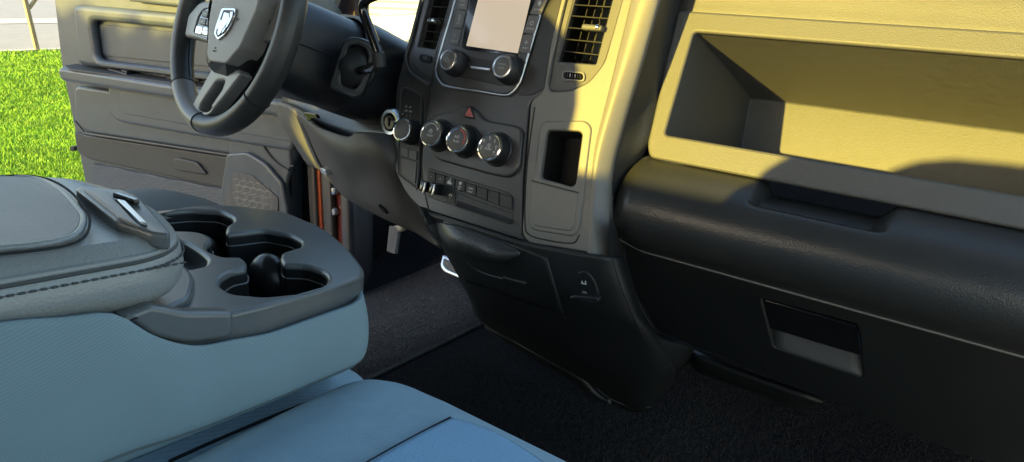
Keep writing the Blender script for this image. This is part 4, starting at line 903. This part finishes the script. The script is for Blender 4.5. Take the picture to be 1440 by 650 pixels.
# left spoke with its button pad
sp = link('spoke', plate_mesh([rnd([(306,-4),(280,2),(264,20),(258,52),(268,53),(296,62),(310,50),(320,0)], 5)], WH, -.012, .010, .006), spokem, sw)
padp = plate('control_pad', [(303,5),(284,7),(274,19),(266,45),(269,50),(294,58),(302,30)], WH, .008, .0135, gloss, sw, .002, r=4)
plate('pad_frame', [[(303,5),(284,7),(274,19),(266,45),(269,50),(294,58),(302,30)],[(302,10),(286,12),(279,21),(272,44),(274,47.5),(293,54),(300,28)]], WH, .012, .0155, spokem, padp, .001, r=4)
for rw, (ya, yb, xa, xb) in enumerate(((14,23,285,303),(25,34,281,301),(36,47,276,296))):
    for cl in range(2):
        x0 = xa+(xb-xa)*cl/2; x1 = xa+(xb-xa)*(cl+1)/2-1; dx = -2.5
        b = plate('pad_button', [(x0,ya+cl*1.6),(x1,ya+1.5+cl*1.6),(x1+dx,yb+1.5+cl*1.6),(x0+dx,yb+cl*1.6)], WH, .012, .0175, (alu if rw == 2 else button), padp, .0012, r=1.5)
        u, v = wp(((x0+x1+dx)/2, (ya+yb)/2+1), .0176)
        mark('symbol', [pq(WH, [(u-.004,v-.0006),(u+.004,v-.0006),(u+.004,v+.0008),(u-.004,v+.0008)], .0176)], inkdark if rw == 2 else ink, b)
# lower spoke with its two slots
link('spoke', plate_mesh([rnd([(297,96),(286,116),(270,146),(268,156),(279,163),(294,162),(312,140),(340,104),(332,92)], 4), rnd([(304,114),(316,113),(310,130),(295,156),(286,158),(279,154),(282,146)], 4)], WH, -.014, .008, .005), spokem, sw)
link('spoke', plate_mesh([rnd([(336,98),(344,92),(352,100),(356,62),(372,34),(380,60),(368,100),(335,138),(306,166),(298,165),(312,146)], 4)], WH, -.028, -.014, .004), black, sw)
plate('spoke_rib', [(350,70),(362,44),(369,28),(374,34),(362,66),(344,96),(318,128),(300,152),(296,150),(322,112)], WH, -.008, .002, spokem, sw, .002, r=2)
link('spoke', plate_mesh([[(.03,-.03),(.165,-.028),(.168,.03),(.03,.045)]], WH, -.02, .002, .006, True), spokem, sw)

# ================================================================== pedals
bp = thing('brake_pedal', 'grey brake pedal pad hanging from a tan arm in the dark footwell', 'pedal', atY(551,336,.28))
PP1 = PL(atY(551,338,.28), (.15,-1,.35))
plate('pedal_pad', [(547,317,3),(561,321,3),(556,358,3),(543,354,3)], PP1, -.012, 0, pedalm, bp, .003, r=3)
tube('pedal_arm', crom([PP1.at(556,322,-.012), atY(566,321,.30), atY(571,314,.31), atY(573,306,.33), atY(585,280,.42)], 5), .0085, pillar, bp)
ap = thing('accelerator_pedal', 'pale framed accelerator pedal at the floor beside the centre stack', 'pedal', atY(637,385,.30))
PP2 = PL(atY(637,382,.30), (-.25,-1,.75))
plate('pedal_pad', [(622,357,3),(632,362),(664,398,3),(656,396),(623,382,6),(618,374)], PP2, -.012, 0, alu, ap, .004, r=4)
plate('tread', [(624,362),(632,367),(655,391),(627,379),(622,372)], PP2, 0, .003, pedalm, ap, .001, r=3)

# ================================================================== centre seat and console
cs = thing('centre_console', 'folded centre seat console with cup holder tray and leather armrest lid', 'console', (0,-.7,1.0))
def ztop(y):
    pts = [(-1.2,1.318),(-.80,1.300),(-.724,1.290),(-.66,1.272),(-.63,1.238),(-.60,1.222),(-.54,1.209),(-.425,1.202),(-.3,1.195)]
    for (a, za), (b, zb_) in zip(pts, pts[1:]):
        if y <= b: return za+(zb_-za)*max(0, (y-a))/(b-a)
    return 1.20
HW = .141
path = [(HW,y) for y in [-1.15,-1.0,-.9,-.82,-.76,-.72,-.69,-.66,-.64,-.62,-.60,-.57,-.54,-.50,-.47]]
path += [(HW-.035+.035*math.cos(R(t)), -.455+.035*math.sin(R(t))) for t in (0,15,30,45,60,75,90)]
path += [(x,-.419) for x in (.06,0,-.06)] + [(-HW+.035+.035*math.cos(R(t)), -.455+.035*math.sin(R(t))) for t in (90,60,30,0)][::1]
path += [(-HW,y) for y in (-.5,-.6,-.8,-1.15)]
rows = []
for k in range(9):
    t = k/8; row = []
    for i, (x, y) in enumerate(path):
        zt_ = ztop(y) if x > .09 else ztop(y)-.105*min(1,(.09-x)/.02); zb_ = min(zt_-.01, 1.132+(-.43-y)*.075)
        z = zt_+(zb_-zt_)*t; b = .0045*math.sin(math.pi*t)-.010*max(0, t-.86)/.14
        j0, j1 = path[max(0,i-1)], path[min(len(path)-1,i+1)]; tn = Vector((j1[0]-j0[0], j1[1]-j0[1], 0)).normalized(); nn = Vector((tn.y,-tn.x,0))
        if (Vector((x,y,0))-Vector((0,-.8,0))).dot(nn) < 0: nn = -nn
        row.append(Vector((x,y,z))+nn*b)
    rows.append(row)
link('side_cover', grid_mesh(rows, 3, 3), fabric, cs, smooth=80, mods=[SOL(.006)])
def hem(t, out=.0): 
    r_ = []
    for i, (x, y) in enumerate(path[:22]):
        zt_ = ztop(y); zb_ = 1.132+(-.43-y)*.075; z = zt_+(zb_-zt_)*t
        j0, j1 = path[max(0,i-1)], path[min(len(path)-1,i+1)]; tn = Vector((j1[0]-j0[0], j1[1]-j0[1], 0)).normalized(); nn = Vector((tn.y,-tn.x,0))
        if nn.x < 0 and y < -.45: nn = -nn
        r_.append(Vector((x,y,z))+nn*(.0045*math.sin(math.pi*t)+out))
    return r_
tube('piping', crom(hem(.90, .0022), 3), .0030, piping, cs)
tube('seam', crom(hem(.865, .0012), 3), .0014, thread, cs)
sy = [Vector((HW+.0015, -.452, ztop(-.452)+(1.137-ztop(-.452))*k/8)) for k in range(9)]
for k, p in enumerate(sy): p.x += .0045*math.sin(math.pi*k/8)-.001
tube('front_seam', sy, .0009, thread, cs)
tray_o = [(222,300),(262,290),(325,288),(400,297),(455,320),(490,348),(510,374),(513,382),(508,388),(475,401),(372,430),(262,456),(214,470),(120,440),(60,380),(100,310)]
cup = [(205,305),(224,298),(268,294),(309,296),(327,305),(329,311,3),(318,318),(317,328),(342,326),(372,322),(408,329),(425,339),(423,347),(396,355,3),(394,364),(399,371),(431,372),(456,381),(463,392),(453,403),(423,412),(372,417),(327,413),(309,402),(309,392),(324,381),(346,377,3),(348,369),(340,361),(312,361),(292,352),(290,344),(300,337),(288,328),(272,325),(235,324),(222,316)]
poc = [(200,345),(237,336),(257,339),(279,352),(292,364),(288,374),(264,379),(225,380)]
tray = link('tray', plate_mesh([rnd(tray_o, 14), rnd(cup, 8), rnd(poc, 8)], TR, -.009, 0, .0040), trayp, cs, smooth=50)
ro = [Vector((p[0], p[1])) for p in rnd(tray_o, 14)]; ro.append(ro[0])
link('tray_rim', grid_mesh([[TR.at(p.x, p.y, 0)+TR.N*w_ for p in ro] for w_ in (-.0045, -.012, -.024, -.034)], 1, 1), trayp, cs, smooth=60)
plate('tray_wing', [(170,447),(187,452),(214,473,8),(261,485,20),(330,476,20),(330,440),(262,440),(214,430)], SD, -.016, .0012, trayp, cs, .0040, r=6)
def shrink(pts, k):
    cx = sum(p[0] for p in pts)/len(pts); cy = sum(p[1] for p in pts)/len(pts)
    return [(cx+(p[0]-cx)*k, cy+(p[1]-cy)*k)+tuple(p[2:]) for p in pts]
def well(name, pts, pl, w0, depth, m, parent, taper=1.0):
    q = [pl.at(p[0], p[1], 0) for p in rnd(pts, 8)]; q0 = [p+pl.N*w0 for p in q]; c = sum((p for p in q), Vector())/len(q)
    q1 = [c+(p-c)*taper-Vector((0,0,depth)) for p in q]
    bm = bmesh.new(); a_ = [bm.verts.new(p) for p in q0]; b_ = [bm.verts.new(p) for p in q1]
    for i in range(len(a_)): bm.faces.new((a_[i-1], a_[i], b_[i], b_[i-1]))
    eg = [e_ for e_ in bm.edges if len(e_.link_faces) == 1 and e_.verts[0] in b_ and e_.verts[1] in b_]
    bmesh.ops.triangle_fill(bm, use_beauty=True, edges=eg); return link(name, bm_mesh(bm), m, parent, smooth=50)
ch = well('cup_holder', cup, TR, -.006, .085, cupm, cs)
tube('inner_rim', [TR.at(p[0], p[1], 0)+Vector((0,0,-.016)) for p in rnd(cup, 8)], .0010, trayp, ch, closed=True)
well('small_well', poc, TR, -.004, .020, trayp, cs)
for px, py, dz, s_ in ((283,316,.028,.022),(376,352,.030,.030),(331,346,.055,.02),(333,408,.022,.018),(434,398,.026,.022),(372,395,.06,.022),(258,318,.04,.018)):
    c = TR.at(px, py, 0)-Vector((0,0,dz+.012))
    bm = bmesh.new(); bmesh.ops.create_uvsphere(bm, u_segments=24, v_segments=16, radius=1)
    for v in bm.verts:
        gq = 1-.08*math.exp(-(v.co.x/.08)**2); v.co = Vector((v.co.x*s_*gq, v.co.y*s_*.7*gq, v.co.z*s_*1.25))
    bmesh.ops.translate(bm, verts=bm.verts, vec=c)
    me = bpy.data.meshes.new('m'); bm.to_mesh(me); bm.free(); link('rubber_grip', me, finm, ch, smooth=80)
plate('tray_step', [(262,372),(275,390),(268,418),(240,430),(205,440),(180,452),(150,440),(200,400)], TR, -.002, .006, trayp, cs, .005, r=8)
# armrest lid
LT = PL((0,-.60,1.306), (0,.10,1))
lid_uv = [(-.136,-.62,.02),(-.136,.030,.055),(-.02,.040,.06),(.060,.036,.05),(.137,.004,.055),(.137,-.62,.02)]
lid = link('armrest_lid', plate_mesh([rnd(lid_uv, .03, 12)], LT, -.050, 0, .0235, True), leather, cs, smooth=80)
def dome(me_, amt):
    for v in me_.vertices:
        w_ = v.co + lid.location*0; p = Vector(v.co) + rootloc(cs); u, vv = LT.uv(p); off = (p-LT.P).dot(LT.N)
        if off > -.018: v.co.z += amt*max(0, 1-(u/.135)**2)
dome(lid.data, .008)
cx_ = [LT.at(*p, .003) for p in [(-30,257),(30,256),(62,264),(88,282),(110,305),(119,318),(112,334),(88,344),(40,352),(-30,360)]]
cx_ = [LT.xyz(-.105,-.50,.003), LT.xyz(-.11,-.25,.003)] + cx_ + [LT.xyz(.097,-.25,.003), LT.xyz(.095,-.50,.003)]
lip = link('lid_inset', plate_mesh([[(LT.uv(p)) for p in crom([tuple(q) for q in cx_], 6)]], LT, -.004, .0045, .003, True), leatherp, lid, smooth=60)
tube('inset_piping', crom(cx_, 6), .0024, leather, lip)
tube('inset_seam', crom([LT.at(*p, .0045) for p in [(-30,253),(34,253),(68,261),(97,279),(121,304),(128,320),(120,338),(92,349),(40,357),(-30,365)]], 6), .0010, thread, lip)
def lid_edge(out, dz):
    q = rnd([(u+(out if u > 0 else -out), v+(out if v > 0 else 0), r_) for u, v, r_ in lid_uv], .03, 12)
    return [LT.xyz(u, v, dz) for u, v in q if u > -.12 or v > 0]
tube('edge_seam', lid_edge(-.0038, -.0095), .0017, threadg, lid)
e2 = lid_edge(.0000, -.0150)
tube('edge_fold', lid_edge(-.0048, -.0068), .0022, leather, lid)
def beads(path_, step, r_):
    """one continuous sewn thread: a tube that swells at every stitch"""
    P_, Rd = [], []; pts = []; 
    for p, q_ in zip(path_, path_[1:]):
        n_ = max(1, int((q_-p).length/(step/8)));  pts += [p.lerp(q_, k/n_) for k in range(n_)]
    acc = 0
    for k, p in enumerate(pts):
        if k: acc += (p-pts[k-1]).length
        ph = (acc/step) % 1; P_.append(p); Rd.append(1.0 if ph < .62 else .25)
    return tube_mesh(P_, r_, res=1, radii=Rd)
link('stitching', beads(crom(e2, 2), .0062, .0009), threadg, lid)
LC = [(108,277,3),(118,274),(176,279),(198,288),(240,326),(238,331),(214,330),(165,318)]
la = plate('lid_latch', LC, LT, -.006, .0065, trayp, lid, .003, r=5)
plate('latch_recess', [(120,279),(152,281),(196,322),(168,314)], LT, .005, .0078, spokem, la, .001, r=2)
plate('latch_mark', [(166,291),(178,293),(209,319),(199,318)], LT, .006, .0088, alu, la, .0008, r=2)
plate('latch_button', [(160,283),(170,283),(198,291),(190,292)], LT, .006, .0105, gloss, la, .001, r=1)
for o_ in (lip, *lip.children, la, *la.children): dome(o_.data, .008)
for o_ in [q_ for q_ in lid.children if q_ not in (lip, la)]:
    if o_.name.startswith(('latch',)): dome(o_.data, .008)
# ---- cushions
def cushion(x0, x1, y0_, y1_, ztop_, th, e=5.0, crown=.012, nx=40, ny=40, tilt=.0):
    """closed rounded cushion as a superellipsoid"""
    bm = bmesh.new(); cx, cy = (x0+x1)/2, (y0_+y1_)/2; ax, ay, az = (x1-x0)/2, (y1_-y0_)/2, th/2; rows = []
    for i in range(ny+1):
        ph = -math.pi/2+math.pi*i/ny; row = []
        for j in range(nx*2):
            t = 2*math.pi*j/(nx*2)
            sg = lambda v, p: math.copysign(abs(v)**p, v)
            cp = sg(math.cos(ph), 2/4.2); x = cp*sg(math.cos(t), 2/e)*ax; y = cp*sg(math.sin(t), 2/e)*ay; z = sg(math.sin(ph), 2/4.2)*az
            z += crown*(1-(x/ax)**2)*(1 if z > 0 else 0)*(1-(y/ay)**2) + tilt*y
            p_ = Vector((cx+x, cy+y, ztop_-az+z)); n1 = _ns.noise(p_*7)*.0045 + _ns.noise(Vector((p_.x*26, p_.y*9, p_.z*9)))*.0018
            row.append(p_+Vector((0, 0, n1 if z > 0 else 0)))
        rows.append(row+[row[0]])
    me = grid_mesh(rows, 1, 1)
    bm = bmesh.new(); bm.from_mesh(me); bmesh.ops.remove_doubles(bm, verts=bm.verts, dist=1e-5); bm.to_mesh(me); bm.free(); return me
mid = link('seat_cushion', cushion(-.16,.128,-1.25,-.362,1.105,.20, e=6, crown=.004), fabricl, cs, smooth=80)
ps = thing('passenger_seat', 'blue grey cloth passenger seat with honeycomb insert', 'seat', (.45,-.7,1.0))
cu_ = link('cushion', cushion(.100,.84,-1.20,-.384,1.148,.26, e=14, crown=.008), fabricl, ps, smooth=80)
def on_cush(px, py, up=.001): return hit(cu_, px, py, up) or atZ(px, py, 1.09)
ins = [[on_cush(x, y, .003) for x, y in r] for r in (
   [(634,598),(664,607),(700,622),(735,644),(770,668)],
   [(590,620),(640,630),(690,645),(740,668),(800,700)],
   [(540,648),(600,662),(660,680),(720,705),(800,745)],
   [(470,690),(540,710),(610,735),(690,770),(800,820)],
   [(380,745),(460,780),(540,820),(640,870),(780,930)])]
link('insert_panel', grid_mesh(ins, 6, 6), honey, ps, smooth=80, mods=[SOL(.004)])
tube('seam', crom([on_cush(x, y, .0045) for x, y in [(380,742),(470,687),(540,645),(590,617),(632,595)]], 6), .0016, thread, ps)
tube('front_piping', crom([on_cush(x, y, .0035) for x, y in [(634,594),(664,603),(700,618),(735,639),(770,662)]], 6), .0022, fabricl, ps)
link('backrest', cushion(.048,.74,-1.24,-1.06,1.590,.60, e=14, crown=0, nx=16, ny=16), fabricl, ps, smooth=80)
link('headrest', cushion(.345,.60,-1.25,-1.13,1.80,.22, e=4, crown=0, nx=12, ny=12), fabricl, ps, smooth=80)
ds = thing('driver_seat', 'grey cloth driver seat with a sunlit side bolster', 'seat', (-.45,-.7,1.0))
link('cushion', cushion(-.72,-.175,-1.20,-.20,1.07,.20, e=5, crown=.0), seatdk, ds, smooth=80)
bolster = []
for t, (y, z, r_) in enumerate(((-.70,1.06,.04),(-.58,1.09,.055),(-.48,1.130,.062),(-.40,1.150,.064),(-.33,1.135,.060),(-.26,1.10,.050),(-.21,1.065,.030),(-.19,1.05,.008))):
    bolster.append([Vector((-.35+1.0*r_*1.5*math.cos(2*math.pi*k/20), y, z+r_*.8*math.sin(2*math.pi*k/20))) for k in range(21)])
link('bolster', grid_mesh(bolster, 1, 6), seatdk, ds, smooth=80)
link('backrest', cushion(-.82,-.20,-1.26,-1.06,1.72,.72, e=12, crown=0, nx=16, ny=16), seatdk, ds, smooth=80)
link('headrest', cushion(-.57,-.31,-1.27,-1.15,1.90,.20, e=4, crown=0, nx=12, ny=12), seatdk, ds, smooth=80)

sm = [hit(mid, x, y, .0012) for x, y in [(238,650),(300,622),(370,592),(420,572),(464,556),(490,547),(508,541),(525,539)]]
sm = [p for p in sm if p is not None]
if len(sm) > 3: tube('sewn_seam', crom(sm, 6), .0017, thread, cs)
ib = [on_cush(x, y, .0012) for x, y in [(262,650),(330,615),(400,582),(460,560),(500,551)]]
fm = thing('lit_carpet', 'lighter carpet layer standing in for light on the driver footwell floor', 'lit carpet', atZ(600,440,.72))  # added lighter layer: light falling on the footwell carpet, put into its colour
g_ = []
for ra, rb in (((500,470),(588,392)),((512,490),(625,386)),((520,512),(668,428)),((530,530),(692,462))): pass
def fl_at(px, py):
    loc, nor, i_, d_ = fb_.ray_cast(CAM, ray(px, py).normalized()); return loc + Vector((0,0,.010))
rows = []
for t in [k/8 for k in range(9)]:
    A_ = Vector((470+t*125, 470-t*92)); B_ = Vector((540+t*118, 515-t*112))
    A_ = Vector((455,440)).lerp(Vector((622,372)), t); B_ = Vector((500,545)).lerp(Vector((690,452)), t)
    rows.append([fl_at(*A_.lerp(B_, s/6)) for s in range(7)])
link('pile', grid_mesh(rows, 2, 2), litm, fm, smooth=70, mods=[SOL(.008)])  # added lighter layer standing in for light on the carpet

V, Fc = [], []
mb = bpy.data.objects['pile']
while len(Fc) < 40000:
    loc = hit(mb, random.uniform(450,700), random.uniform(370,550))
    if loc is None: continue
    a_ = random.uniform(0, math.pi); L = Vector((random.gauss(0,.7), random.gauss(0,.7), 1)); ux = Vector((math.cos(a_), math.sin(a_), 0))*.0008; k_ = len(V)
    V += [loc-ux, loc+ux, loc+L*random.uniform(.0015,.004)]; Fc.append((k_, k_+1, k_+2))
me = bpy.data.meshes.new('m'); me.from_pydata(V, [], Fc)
tag(link('lit_fibres', me, litm, fm, smooth=0), kind='stuff')
